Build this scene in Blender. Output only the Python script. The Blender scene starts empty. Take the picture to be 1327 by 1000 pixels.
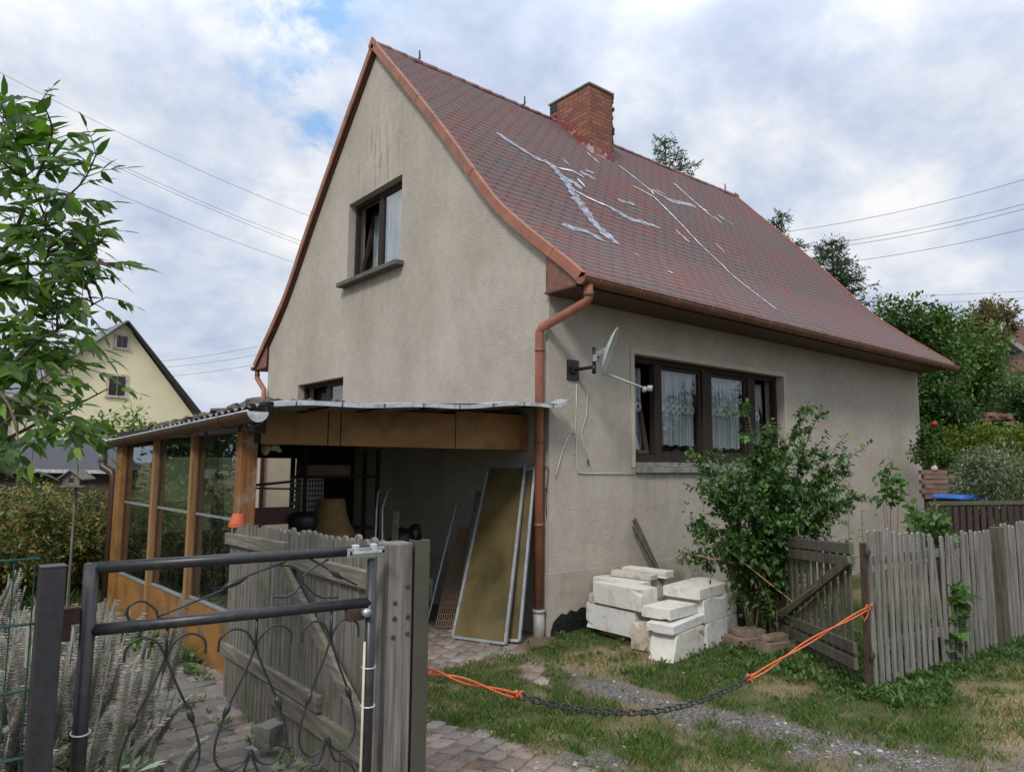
import bpy, math, random
import numpy as np
from mathutils import Vector, Matrix
from mathutils.geometry import tessellate_polygon
random.seed(7); rng = np.random.default_rng(11)
S = bpy.context.scene; COL = S.collection; PI = math.pi

# ------------------------------------------------------------------ camera
FPX = 926.89
CAM = Vector((-5.1071, -5.5639, 1.75)); yaw, pit, rol = 0.8803, 0.1080, 0.0078
FW = Vector((math.cos(yaw)*math.cos(pit), math.sin(yaw)*math.cos(pit), math.sin(pit)))
RT = FW.cross(Vector((0, 0, 1))).normalized(); UP = RT.cross(FW)
RT, UP = math.cos(rol)*RT + math.sin(rol)*UP, -math.sin(rol)*RT + math.cos(rol)*UP
cd = bpy.data.cameras.new('camera'); cam = bpy.data.objects.new('camera', cd); COL.objects.link(cam)
cam.matrix_world = Matrix.Translation(CAM) @ Matrix((RT, UP, -FW)).transposed().to_4x4()
cd.sensor_width = 36; cd.lens = FPX/1327*36; cd.clip_start = .05; cd.clip_end = 3000
S.camera = cam
def at(px, py, d):      # a spot at depth d metres seen from where the photographer stood
    return CAM + d*(FW + (px-663.5)/FPX*RT - (py-500)/FPX*UP)

# ------------------------------------------------------------------ world, sun, exposure
SUN_EL, SUN_DIR = 42, Vector((-.80, -.50))
w = bpy.data.worlds.new('World'); S.world = w; w.use_nodes = True
nt = w.node_tree; nt.nodes.clear()
def N(t, tree=None, **k):
    n = (tree or nt).nodes.new(t)
    for a, b in k.items(): setattr(n, a, b)
    return n
def LK(a, b, tree=None): (tree or nt).links.new(a, b)
def mth(tree, op, a, b=None, c=None, clamp=False):
    n = tree.nodes.new('ShaderNodeMath'); n.operation = op; n.use_clamp = clamp
    for i, v in enumerate((a, b, c)):
        if v is None: continue
        if isinstance(v, (int, float)): n.inputs[i].default_value = v
        else: tree.links.new(v, n.inputs[i])
    return n.outputs[0]
def ramp(tree, fac, stops, interp='LINEAR'):
    n = tree.nodes.new('ShaderNodeValToRGB'); e = n.color_ramp.elements; n.color_ramp.interpolation = interp
    while len(e) < len(stops): e.new(0.5)
    for el, (p, c) in zip(e, stops):
        el.position = p; el.color = (*c, 1) if len(c) == 3 else c
    tree.links.new(fac, n.inputs[0]); return n.outputs[0]
def mixc(tree, fac, a, b, mode='MIX'):
    n = tree.nodes.new('ShaderNodeMix'); n.data_type = 'RGBA'; n.blend_type = mode
    for s, v in ((n.inputs[0], fac), (n.inputs[6], a), (n.inputs[7], b)):
        if isinstance(v, (int, float)): s.default_value = v
        elif isinstance(v, tuple): s.default_value = (*v, 1) if len(v) == 3 else v
        else: tree.links.new(v, s)
    return n.outputs[2]
def noise(tree, vec, scale, detail=4, rough=.5, dist=0):
    n = tree.nodes.new('ShaderNodeTexNoise'); n.inputs['Scale'].default_value = scale
    n.inputs['Detail'].default_value = detail; n.inputs['Roughness'].default_value = rough; n.inputs['Distortion'].default_value = dist
    if vec is not None: tree.links.new(vec, n.inputs['Vector'])
    return n.outputs['Fac']
sky = N('ShaderNodeTexSky'); sky.sky_type = 'NISHITA'; sky.sun_disc = False
sky.sun_elevation = math.radians(SUN_EL); sky.sun_rotation = math.atan2(SUN_DIR.x, SUN_DIR.y); sky.dust_density = 1.0
tc = N('ShaderNodeTexCoord'); sp = N('ShaderNodeSeparateXYZ'); LK(tc.outputs['Generated'], sp.inputs[0])
den = mth(nt, 'ADD', mth(nt, 'MAXIMUM', sp.outputs[2], 0), .45)
cb = N('ShaderNodeCombineXYZ'); LK(mth(nt, 'DIVIDE', sp.outputs[0], den), cb.inputs[0]); LK(mth(nt, 'DIVIDE', sp.outputs[1], den), cb.inputs[1])
n1 = noise(nt, cb.outputs[0], 1.9, 9, .56, .2); n2 = noise(nt, cb.outputs[0], 5.2, 7, .6, .2)
cl = mth(nt, 'ADD', mth(nt, 'MULTIPLY', n1, .6), mth(nt, 'MULTIPLY', n2, .4))
cloud = ramp(nt, cl, [(.36, (.45, .53, .69)), (.44, (.59, .66, .80)), (.50, (.75, .79, .87)), (.56, (.93, .93, .94))])
# two gaps of blue between the clouds
def spot(px, py, rad):
    d = (at(px, py, 1)-CAM).normalized()
    dn = N('ShaderNodeVectorMath'); dn.operation = 'DISTANCE'; LK(tc.outputs['Generated'], dn.inputs[0]); dn.inputs[1].default_value = d
    return mth(nt, 'SUBTRACT', 1, mth(nt, 'DIVIDE', dn.outputs['Value'], rad), clamp=True)
gap = mth(nt, 'MAXIMUM', mth(nt, 'MAXIMUM', spot(402, 8, .13), spot(390, 92, .085)), mth(nt, 'MAXIMUM', spot(815, 0, .035), spot(410, 168, .06)))
n3 = noise(nt, cb.outputs[0], 9.0, 8, .62, .4)
gap = mth(nt, 'ADD', mth(nt, 'MULTIPLY', gap, 1.2), mth(nt, 'ADD', mth(nt, 'MULTIPLY', mth(nt, 'SUBTRACT', .50, n2), 3.5), mth(nt, 'MULTIPLY', mth(nt, 'SUBTRACT', .5, n3), 3.5)))
gap = mth(nt, 'MULTIPLY', gap, mth(nt, 'GREATER_THAN', gap, 0))
gapm = ramp(nt, gap, [(.30, (0, 0, 0)), (1.0, (1, 1, 1))])
near = mth(nt, 'MULTIPLY', mth(nt, 'MAXIMUM', mth(nt, 'MAXIMUM', spot(400, 15, .15), spot(392, 92, .09)), mth(nt, 'MAXIMUM', spot(413, 172, .06), spot(413, 172, .02))), 1.4, clamp=True)
blue = mixc(nt, 1.0, sky.outputs[0], (.15, .15, .15), 'MULTIPLY')
blue = mixc(nt, .8, blue, (.33, .56, .90))
skyc = mixc(nt, mth(nt, 'MULTIPLY', gapm, near), cloud, blue)
lowc = mth(nt, 'SUBTRACT', 1, mth(nt, 'MULTIPLY', sp.outputs[2], 3.2), clamp=True)
skyc = mixc(nt, mth(nt, 'MULTIPLY', lowc, .6), skyc, (.36, .45, .62))
zen = mth(nt, 'ADD', .88, mth(nt, 'MULTIPLY', mth(nt, 'MAXIMUM', mth(nt, 'SUBTRACT', sp.outputs[2], .42), 0), 1.5))
bg = N('ShaderNodeBackground'); LK(mixc(nt, 1, skyc, mixc(nt, 0, (1, 1, 1), (1, 1, 1))), bg.inputs[0])
vm = N('ShaderNodeVectorMath'); vm.operation = 'SCALE'; LK(skyc, vm.inputs[0]); LK(zen, vm.inputs['Scale']); LK(vm.outputs[0], bg.inputs[0])
bg.inputs[1].default_value = 1.09
wo = N('ShaderNodeOutputWorld'); LK(bg.outputs[0], wo.inputs[0])
sd = bpy.data.lights.new('sun', 'SUN'); sd.energy = 1.85; sd.angle = math.radians(11); sd.color = (1, .96, .9)
sun = bpy.data.objects.new('sun', sd); COL.objects.link(sun)
el = math.radians(SUN_EL); sdv = Vector((SUN_DIR.x, SUN_DIR.y, 0)).normalized()*math.cos(el) + Vector((0, 0, math.sin(el)))
sun.rotation_euler = sdv.to_track_quat('Z', 'Y').to_euler()
S.view_settings.view_transform = 'Standard'; S.view_settings.look = 'None'; S.view_settings.exposure = .12; S.view_settings.gamma = 1
S.cycles.max_bounces = 8; S.cycles.transparent_max_bounces = 24

# ------------------------------------------------------------------ materials
def mat0(name):
    m = bpy.data.materials.new(name); m.use_nodes = True; t = m.node_tree
    return m, t, t.nodes['Principled BSDF']
def bump(t, p, h, strength=.4, dist=.01):
    b = t.nodes.new('ShaderNodeBump'); b.inputs['Strength'].default_value = strength; b.inputs['Distance'].default_value = dist
    t.links.new(h, b.inputs['Height']); t.links.new(b.outputs[0], p.inputs['Normal'])
def coords(t, scale=None, kind='Object'):
    c = t.nodes.new('ShaderNodeTexCoord'); o = c.outputs[kind]
    if scale:
        m = t.nodes.new('ShaderNodeMapping'); m.inputs['Scale'].default_value = scale; t.links.new(o, m.inputs[0]); o = m.outputs[0]
    return o
def M(name, c1, c2=None, rough=.7, scale=8, metal=0, bmp=.25, bscale=60, bdist=.004, stretch=None, spec=.5, stain=None):
    m, t, p = mat0(name); c2 = c2 or tuple(x*.8 for x in c1)
    o = coords(t, stretch)
    f = noise(t, o, scale, 6, .6)
    col = ramp(t, f, [(.32, c2), (.68, c1)])
    if stain:
        f2 = noise(t, coords(t), stain[1], 5, .65)
        col = mixc(t, ramp(t, f2, [(.5, (0, 0, 0)), (.66, (1, 1, 1))]), col, stain[0])
    t.links.new(col, p.inputs['Base Color']); p.inputs['Roughness'].default_value = rough; p.inputs['Metallic'].default_value = metal
    p.inputs['Specular IOR Level'].default_value = spec
    if bmp: bump(t, p, noise(t, o, bscale, 4, .6), bmp, bdist)
    return m
m_v = lambda n, c1, c2, **k: M(n, c1, c2, stretch=(30, 30, 1.6), scale=1.5, bscale=4, rough=.85, bmp=.8, bdist=.006, **k)
m_h = lambda n, c1, c2, **k: M(n, c1, c2, stretch=(1.6, 1.6, 34), scale=1.5, bscale=4, rough=.85, bmp=.8, bdist=.006, **k)
MT = {}
MT['slat'] = m_v('weathered_wood', (.25, .23, .205), (.075, .066, .058), stain=((.10, .105, .06), 3))
MT['slat_light'] = m_v('silvered_wood', (.29, .275, .25), (.10, .092, .083))
MT['slat_dark'] = m_v('weathered_dark_wood', (.13, .112, .09), (.036, .03, .024), stain=((.09, .10, .045), 2.5))
MT['rail'] = m_h('weathered_rail', (.25, .225, .185), (.085, .074, .058), stain=((.13, .14, .07), 4))
MT['post'] = m_v('grey_post', (.25, .225, .205), (.075, .065, .058))
MT['varnish'] = m_v('worn_varnished_wood', (.30, .135, .045), (.15, .06, .022), stain=((.27, .22, .17), 5))
MT['ochre'] = M('ochre_board', (.31, .155, .040), (.21, .098, .026), .55, 2.2, stretch=(1, 1, 3), bmp=.2, stain=((.15, .085, .035), 3.5))
MT['ochre_pale'] = m_v('ochre_wood', (.33, .19, .075), (.20, .105, .04))
MT['copper'] = M('brown_painted_metal', (.24, .095, .055), (.13, .055, .034), .48, 5, bmp=.15, stain=((.10, .055, .042), 6))
MT['verge'] = M('red_brown_verge', (.34, .13, .072), (.23, .085, .05), .55, 4, bmp=.12, stain=((.19, .085, .06), 3))
MT['soffit'] = M('dark_brown_board', (.12, .045, .028), (.06, .025, .017), .6, stretch=(.7, 30, 30), scale=2, bmp=.3)
MT['gutter_dk'] = M('dark_brown_plastic', (.085, .045, .032), (.055, .03, .022), .4, 5, bmp=.05)
MT['frame'] = m_v('dark_window_wood', (.038, .018, .013), (.012, .007, .006))
MT['sash_worn'] = m_v('worn_sash_wood', (.10, .06, .035), (.045, .025, .016))
MT['sill_dark'] = M('mossy_dark_concrete', (.13, .13, .105), (.06, .062, .048), .9, 12, bmp=.5, bscale=90)
MT['grey_pipe'] = M('grey_plastic', (.33, .33, .30), (.22, .22, .2), .5, 6, bmp=.05)
MT['zinc'] = M('zinc', (.50, .52, .53), (.36, .38, .40), .38, 8, metal=.6, bmp=.08)
MT['whitemetal'] = M('white_metal', (.62, .65, .68), (.42, .46, .5), .4, 7, metal=.2, bmp=.1, stain=((.3, .28, .25), 12))
MT['alu'] = M('aluminium', (.50, .54, .57), (.36, .39, .42), .4, 12, metal=.5, bmp=.05)
MT['dull_alu'] = M('dull_grey_frame', (.33, .36, .37), (.20, .22, .23), .5, 12, metal=.3, bmp=.05)
MT['blackmetal'] = M('black_painted_metal', (.030, .032, .038), (.016, .017, .02), .38, 30, bmp=.12, bscale=120, stain=((.045, .04, .038), 14))
MT['posttop'] = M('anthracite_metal', (.038, .036, .044), (.022, .021, .027), .45, 25, bmp=.1, bscale=150)
MT['rust'] = M('rust', (.075, .042, .03), (.03, .018, .014), .85, 30)
MT['concrete'] = M('grey_concrete', (.30, .29, .26), (.17, .165, .15), .9, 14, bmp=.5, bscale=90, stain=((.10, .105, .09), 7))
MT['aerated'] = M('pale_aerated_concrete', (.68, .665, .62), (.60, .575, .52), .9, 7, bmp=.6, bscale=150, bdist=.003, stain=((.50, .44, .35), 6))
MT['aerated2'] = M('pale_aerated_concrete_dirty', (.58, .54, .47), (.44, .39, .32), .92, 6, bmp=.7, bscale=120, bdist=.004, stain=((.27, .21, .14), 5))
MT['aerated3'] = M('white_aerated_concrete', (.72, .72, .71), (.58, .57, .55), .9, 9, bmp=.4, bscale=170, bdist=.003, stain=((.5, .46, .4), 8))
MT['tar'] = M('black_tar', (.012, .012, .013), (.006, .006, .006), .5, 20, bmp=1, bscale=30, bdist=.02)
MT['olive'] = M('olive_metal', (.085, .083, .06), (.06, .058, .044), .5, 6, bmp=.1)
MT['pot'] = M('terracotta_plastic', (.60, .13, .045), (.5, .10, .035), .55, 5, bmp=.05)
MT['rope'] = M('orange_rope', (.72, .17, .06), (.5, .10, .035), .8, 60, bmp=.5, bscale=200)
MT['twine'] = M('straw_twine', (.42, .28, .13), (.3, .2, .09), .9, 60)
MT['moss'] = M('moss_debris', (.15, .12, .09), (.05, .045, .03), .95, 18, bmp=1, bscale=60, bdist=.01)
MT['cable'] = M('cable', (.04, .04, .045), None, .6, bmp=0)
MT['white_cable'] = M('white_cable', (.6, .58, .54), None, .5, bmp=0)
MT['redwood'] = M('dark_red_board', (.075, .02, .015), (.04, .012, .01), .4, 4)
MT['shade'] = M('faded_ochre_fabric', (.26, .17, .06), (.17, .11, .04), .9, 10)
MT['cardboard'] = M('cardboard', (.24, .15, .10), (.17, .11, .07), .85, 6)
MT['black'] = M('black_plastic', (.015, .015, .018), (.01, .01, .01), .45, 6)
MT['bluep'] = M('blue_plastic', (.05, .17, .55), (.04, .13, .42), .45, 4, bmp=.05)
MT['bluedull'] = M('dull_blue_plastic', (.03, .09, .26), (.02, .06, .17), .5, 4)
MT['cream'] = M('cream_plastic', (.55, .49, .30), (.42, .38, .24), .6, 8)
MT['sack'] = M('brown_sackcloth', (.30, .22, .15), (.17, .12, .08), .95, 8, bmp=.5)
MT['teal'] = M('green_wire', (.015, .07, .065), (.01, .045, .04), .45, 10, bmp=0)
MT['slate'] = M('dark_slate', (.07, .07, .085), (.035, .035, .045), .8, 9, stretch=(3, 3, 14), bmp=.8, bscale=20, bdist=.02)
MT['corr'] = M('grey_fibre_cement', (.20, .21, .23), (.12, .125, .14), .85, 5, stain=((.1, .1, .09), 2))
MT['yellow_wall'] = M('pale_yellow_render', (.78, .72, .50), (.72, .65, .44), .9, 1.2, bmp=.15)
MT['brown_shed'] = M('brown_shed_board', (.06, .038, .032), (.035, .022, .018), .8, stretch=(12, 12, 1), scale=2)
MT['bark'] = M('bark', (.12, .09, .065), (.05, .038, .028), .9, stretch=(14, 14, 3), scale=2, bmp=1, bscale=6, bdist=.01)
MT['stem'] = M('green_brown_stem', (.13, .10, .055), (.07, .055, .03), .8, 20)
MT['stem_grey'] = M('pale_woolly_stem', (.34, .36, .30), (.24, .26, .2), .95, 30)
MT['brownslab'] = M('brown_paver', (.27, .19, .14), (.15, .105, .08), .9, 12, bmp=.7, bscale=60, stain=((.12, .11, .07), 9))
MT['beige'] = M('beige_render', (.46, .40, .31), (.38, .33, .26), .9, 3, bmp=.3, bscale=90)
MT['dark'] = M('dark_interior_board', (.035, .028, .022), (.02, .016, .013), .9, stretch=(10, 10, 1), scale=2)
MT['pvc'] = M('cream_pvc', (.58, .54, .42), None, .5, 9, bmp=.05)
MT['dish'] = M('grey_green_dish', (.42, .45, .40), (.34, .37, .33), .45, 5, bmp=.05)
MT['smear0'] = M('grey_sealant_plain', (.33, .37, .44), (.22, .22, .25), .6, 14, bmp=.3)
def worn(name, c1, c2, lo, hi):      # a thin worn coat: patches of it have flaked off down to the shingles
    m, t, p = mat0(name); o = coords(t); t.links.new(ramp(t, noise(t, o, 14, 5, .6), [(.35, c2), (.65, c1)]), p.inputs['Base Color']); p.inputs['Roughness'].default_value = .7
    t.links.new(ramp(t, noise(t, o, 11, 6, .75), [(lo, (0, 0, 0)), (hi, (1, 1, 1))]), p.inputs['Alpha']); return m
MT['smear'] = worn('grey_sealant', (.40, .44, .52), (.24, .25, .30), .34, .56)
MT['white_tape'] = worn('white_sealant_strip', (.70, .71, .74), (.52, .53, .57), .30, .42)
MT['tile_red'] = M('red_tiles', (.24, .12, .09), (.14, .075, .06), .8, 6)
MT['petal_red'] = M('red_petal', (.35, .02, .03), None, .6, bmp=0)
MT['petal_yel'] = M('cream_petal', (.75, .68, .35), None, .6, bmp=0)
MT['petal_pink'] = M('pink_petal', (.65, .42, .42), None, .6, bmp=0)
MT['lace'] = M('white_lace', (.75, .75, .75), None, .9, bmp=0)

def stucco():
    m, t, p = mat0('rough_render'); o = coords(t)
    big = noise(t, o, .9, 6, .6); mid = noise(t, o, 7, 6, .65)
    col = ramp(t, mth(t, 'ADD', mth(t, 'MULTIPLY', big, .6), mth(t, 'MULTIPLY', mid, .4)), [(.38, (.405, .355, .305)), (.52, (.455, .410, .358)), (.66, (.52, .478, .425))])
    spk = t.nodes.new('ShaderNodeTexVoronoi'); spk.inputs['Scale'].default_value = 85; t.links.new(o, spk.inputs['Vector'])
    col = mixc(t, .30, col, ramp(t, spk.outputs['Distance'], [(.1, (1, 1, 1)), (.75, (.55, .53, .49))]), 'MULTIPLY')
    # dark run-off streaks under the gable top
    g = t.nodes.new('ShaderNodeSeparateXYZ'); t.links.new(o, g.inputs[0])
    st = noise(t, coords(t, (1, 1, .10)), 13, 3, .7)
    msk = mth(t, 'SUBTRACT', 1, mth(t, 'ABSOLUTE', mth(t, 'DIVIDE', mth(t, 'SUBTRACT', g.outputs[2], 6.45), 1.0)), clamp=True)
    msk = mth(t, 'MULTIPLY', msk, mth(t, 'SUBTRACT', 1, mth(t, 'ABSOLUTE', mth(t, 'DIVIDE', mth(t, 'SUBTRACT', g.outputs[1], 3.9), 1.1)), clamp=True))
    sm = mth(t, 'MULTIPLY', mth(t, 'MULTIPLY', ramp(t, st, [(.5, (0, 0, 0)), (.72, (1, 1, 1))]), msk), 1.25, clamp=True)
    col = mixc(t, sm, col, (.15, .135, .105))
    st2 = noise(t, coords(t, (1, 1, .16)), 3.2, 5, .65)
    col = mixc(t, mth(t, 'MULTIPLY', ramp(t, st2, [(.52, (0, 0, 0)), (.72, (1, 1, 1))]), .13), col, (.24, .20, .15))
    # drip marks under the two window sills
    def under_sill(axis, lo, hi, ztop, ln):
        a = mth(t, 'MULTIPLY', mth(t, 'GREATER_THAN', g.outputs[axis], lo), mth(t, 'LESS_THAN', g.outputs[axis], hi)); zz = mth(t, 'DIVIDE', mth(t, 'SUBTRACT', ztop, g.outputs[2]), ln)
        return mth(t, 'MULTIPLY', a, mth(t, 'MULTIPLY', mth(t, 'GREATER_THAN', zz, 0), mth(t, 'SUBTRACT', 1, zz, clamp=True)))
    dm = mth(t, 'ADD', mth(t, 'MULTIPLY', under_sill(1, 3.0, 4.95, 4.55, .9), mth(t, 'LESS_THAN', g.outputs[0], .02)), mth(t, 'MULTIPLY', under_sill(0, 1.3, 4.75, 1.66, .8), mth(t, 'LESS_THAN', g.outputs[1], .02)))
    col = mixc(t, mth(t, 'MULTIPLY', mth(t, 'MULTIPLY', ramp(t, noise(t, coords(t, (1, 1, .08)), 15, 3, .7), [(.42, (0, 0, 0)), (.68, (1, 1, 1))]), dm), .34), col, (.17, .145, .115))
    # paler repaired cracks low on the gable
    cr = noise(t, o, 2.6, 6, .7, 1.2)
    crm = mth(t, 'SUBTRACT', 1, mth(t, 'MULTIPLY', mth(t, 'ABSOLUTE', mth(t, 'SUBTRACT', cr, .5)), 60), clamp=True)
    col = mixc(t, mth(t, 'MULTIPLY', crm, .35), col, (.50, .46, .39))
    t.links.new(col, p.inputs['Base Color']); p.inputs['Roughness'].default_value = .95; p.inputs['Specular IOR Level'].default_value = .2
    patch = ramp(t, noise(t, o, 1.1, 4, .6), [(.38, (.35, .35, .35)), (.62, (1, 1, 1))])
    h = mth(t, 'ADD', mth(t, 'MULTIPLY', spk.outputs['Distance'], -1), mth(t, 'MULTIPLY', noise(t, o, 30, 3, .6), .6))
    bump(t, p, mth(t, 'MULTIPLY', h, patch), .85, .008); return m
MT['stucco'] = stucco()

def brickmat(name, c1, c2, mort, bw, bh, msize=.008, off=.5, uv=True, extra=None, bdist=.006, rough=.85):
    m, t, p = mat0(name); o = coords(t, kind='UV')
    jit = noise(t, o, 1.3, 3); 
    b = t.nodes.new('ShaderNodeTexBrick'); b.inputs['Scale'].default_value = 1; b.inputs['Brick Width'].default_value = bw; b.inputs['Row Height'].default_value = bh
    b.inputs['Mortar Size'].default_value = msize; b.inputs['Mortar Smooth'].default_value = .3; b.offset = off
    b.inputs['Color1'].default_value = (*c1, 1); b.inputs['Color2'].default_value = (*c2, 1); b.inputs['Mortar'].default_value = (*mort, 1)
    t.links.new(o, b.inputs['Vector']); col = b.outputs['Color']
    f = noise(t, o, 2.2, 6, .7); col = mixc(t, .55, col, ramp(t, f, [(.3, (.55, .55, .58)), (.7, (1.15, 1.1, 1.1))]), 'MULTIPLY')
    f = noise(t, o, 25, 4, .7); col = mixc(t, .35, col, ramp(t, f, [(.3, (.5, .5, .5)), (.7, (1.2, 1.2, 1.2))]), 'MULTIPLY')
    if extra: col = extra(t, o, col)
    t.links.new(col, p.inputs['Base Color']); p.inputs['Roughness'].default_value = rough
    h = mth(t, 'ADD', mth(t, 'MULTIPLY', b.outputs['Fac'], -1), mth(t, 'MULTIPLY', f, .3)); bump(t, p, h, .8, bdist); return m
MT['chimney'] = brickmat('chimney_brick', (.33, .125, .075), (.20, .075, .05), (.10, .07, .055), .245, .077)
MT['brickwall'] = brickmat('old_brick', (.33, .15, .11), (.24, .10, .08), (.3, .25, .2), .25, .077)
def shingle():
    m, t, p = mat0('bitumen_shingles'); o = coords(t, kind='UV'); sep = t.nodes.new('ShaderNodeSeparateXYZ'); t.links.new(o, sep.inputs[0])
    u, v = sep.outputs[0], sep.outputs[1]
    # hexagonal tabs: rows of .145 m, tabs .333 m wide, every other row shifted, tab sides slanted
    RH, TW = .1445, .235
    row = mth(t, 'FLOOR', mth(t, 'DIVIDE', v, RH)); fv = mth(t, 'FRACT', mth(t, 'DIVIDE', v, RH))
    par = mth(t, 'FLOORED_MODULO', row, 2)
    uu = mth(t, 'ADD', mth(t, 'DIVIDE', u, TW), mth(t, 'MULTIPLY', par, .5))
    cell = mth(t, 'FLOOR', uu); fu = mth(t, 'FRACT', uu)
    tri = mth(t, 'ABSOLUTE', mth(t, 'SUBTRACT', fu, .5))            # .5 at the tab sides
    side = mth(t, 'ADD', mth(t, 'MULTIPLY', tri, 2), mth(t, 'MULTIPLY', mth(t, 'SUBTRACT', fv, .5), .42))
    line = mth(t, 'GREATER_THAN', side, mth(t, 'ADD', .93, 0))
    edge = mth(t, 'GREATER_THAN', fv, .90)
    ln = mth(t, 'MAXIMUM', line, mth(t, 'MULTIPLY', edge, mth(t, 'LESS_THAN', tri, .44)))
    cbn = t.nodes.new('ShaderNodeCombineXYZ'); t.links.new(cell, cbn.inputs[0]); t.links.new(row, cbn.inputs[1])
    wn = t.nodes.new('ShaderNodeTexWhiteNoise'); wn.noise_dimensions = '2D'; t.links.new(cbn.outputs[0], wn.inputs['Vector'])
    big = noise(t, o, .55, 5, .65); mp = t.nodes.new('ShaderNodeMapping'); mp.inputs['Scale'].default_value = (1, 2.2, 1); t.links.new(o, mp.inputs[0])
    mid = noise(t, mp.outputs[0], 2.4, 4, .7)
    tone = mth(t, 'ADD', mth(t, 'MULTIPLY', wn.outputs['Value'], .16), mth(t, 'ADD', mth(t, 'MULTIPLY', big, .40), mth(t, 'MULTIPLY', mid, .47)))
    col = ramp(t, tone, [(.32, (.175, .16, .165)), (.46, (.215, .165, .165)), (.56, (.255, .15, .145)), (.70, (.31, .12, .11))])
    lich = ramp(t, noise(t, o, 4.5, 7, .75), [(.54, (0, 0, 0)), (.68, (1, 1, 1))]); col = mixc(t, mth(t, 'MULTIPLY', lich, .38), col, (.30, .29, .30))
    gr = noise(t, o, 160, 2, .7); col = mixc(t, .5, col, ramp(t, gr, [(.3, (.55, .55, .55)), (.7, (1.35, 1.35, 1.4))]), 'MULTIPLY')
    col = mixc(t, mth(t, 'MULTIPLY', ln, .58), col, (.040, .032, .034))
    t.links.new(col, p.inputs['Base Color']); p.inputs['Roughness'].default_value = .82; p.inputs['Specular IOR Level'].default_value = .35
    h = mth(t, 'ADD', mth(t, 'MULTIPLY', ln, -1), mth(t, 'MULTIPLY', gr, .25)); bump(t, p, h, .6, .008); return m
MT['shingle'] = shingle()

def glassmat(name, tint=(.93, .95, .95), refl=.16, rough=.01, dirt=0.0):
    m = bpy.data.materials.new(name); m.use_nodes = True; t = m.node_tree; t.nodes.clear()
    o = N('ShaderNodeOutputMaterial', t); mx = N('ShaderNodeMixShader', t); tr = N('ShaderNodeBsdfTransparent', t); gl = N('ShaderNodeBsdfGlossy', t)
    tr.inputs[0].default_value = (*tint, 1); gl.inputs['Roughness'].default_value = rough
    fr = N('ShaderNodeLayerWeight', t); fr.inputs[0].default_value = .5
    f = mth(t, 'ADD', mth(t, 'MULTIPLY', mth(t, 'POWER', fr.outputs['Facing'], 4), .9), refl*.55, clamp=True)
    LK(f, mx.inputs[0], t); LK(tr.outputs[0], mx.inputs[1], t); LK(gl.outputs[0], mx.inputs[2], t)
    b = t.nodes.new('ShaderNodeBump'); b.inputs['Strength'].default_value = .05; b.inputs['Distance'].default_value = .02
    LK(noise(t, coords(t), 2.5, 2), b.inputs['Height'], t); LK(b.outputs[0], gl.inputs['Normal'], t)
    out = mx.outputs[0]
    if dirt:
        df = N('ShaderNodeBsdfDiffuse', t); df.inputs[0].default_value = (.4, .42, .38, 1); m2 = N('ShaderNodeMixShader', t)
        LK(mth(t, 'MULTIPLY', ramp(t, noise(t, coords(t, (3, 3, .6)), 4, 6, .7), [(.35, (0, 0, 0)), (.8, (1, 1, 1))]), dirt), m2.inputs[0], t)
        LK(out, m2.inputs[1], t); LK(df.outputs[0], m2.inputs[2], t); out = m2.outputs[0]
    LK(out, o.inputs[0], t); return m
MT['glass'] = glassmat('window_glass', refl=.10); MT['glass_hi'] = glassmat('gable_window_glass', refl=.36)
MT['glass_ver'] = glassmat('veranda_glass', (.40, .50, .44), .30, dirt=.05)
def fiber():     # yellow translucent corrugated sheet in the old frames
    m, t, p = mat0('yellowed_panel'); o = coords(t); g = coords(t, (60, 60, .5))
    f = noise(t, o, 1.6, 5, .6); col = ramp(t, f, [(.3, (.055, .043, .02)), (.5, (.125, .092, .036)), (.75, (.18, .14, .065))])
    col = mixc(t, .35, col, ramp(t, noise(t, g, 1, 3), [(.35, (.88, .88, .88)), (.65, (1.05, 1.05, 1.05))]), 'MULTIPLY')
    t.links.new(col, p.inputs['Base Color']); p.inputs['Roughness'].default_value = .3; return m
MT['fiber'] = fiber()
def curtainmat():
    m = bpy.data.materials.new('net_curtain'); m.use_nodes = True; t = m.node_tree; t.nodes.clear()
    o = N('ShaderNodeOutputMaterial', t); mx = N('ShaderNodeMixShader', t); tr = N('ShaderNodeBsdfTransparent', t); df = N('ShaderNodeBsdfDiffuse', t)
    df.inputs[0].default_value = (.50, .53, .57, 1)
    f = ramp(t, noise(t, coords(t, (40, 40, .4)), 1.2, 3), [(.35, (.35, .35, .35)), (.65, (.95, .95, .95))])
    LK(f, mx.inputs[0], t); LK(tr.outputs[0], mx.inputs[1], t); LK(df.outputs[0], mx.inputs[2], t); LK(mx.outputs[0], o.inputs[0], t); return m
MT['curtain'] = curtainmat()
def leafmat(name, rough=.5, trans=.28, spec=.4):
    m, t, p = mat0(name); a = t.nodes.new('ShaderNodeAttribute'); a.attribute_name = 'col'
    t.links.new(a.outputs['Color'], p.inputs['Base Color']); p.inputs['Roughness'].default_value = rough; p.inputs['Specular IOR Level'].default_value = spec
    tl = t.nodes.new('ShaderNodeBsdfTranslucent'); t.links.new(mixc(t, 1, a.outputs['Color'], (1.5, 1.6, .7), 'MULTIPLY'), tl.inputs[0])
    mx = t.nodes.new('ShaderNodeMixShader'); mx.inputs[0].default_value = trans
    t.links.new(p.outputs[0], mx.inputs[1]); t.links.new(tl.outputs[0], mx.inputs[2]); t.links.new(mx.outputs[0], t.nodes['Material Output'].inputs[0]); return m
MT['leaf'] = leafmat('leaves'); MT['leaf_gloss'] = leafmat('glossy_leaves', .42, .25, .4); MT['leaf_tree'] = leafmat('tree_leaves', .45, .42, .35); MT['leaf_wool'] = leafmat('woolly_leaves', .95, .12, .1)
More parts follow.
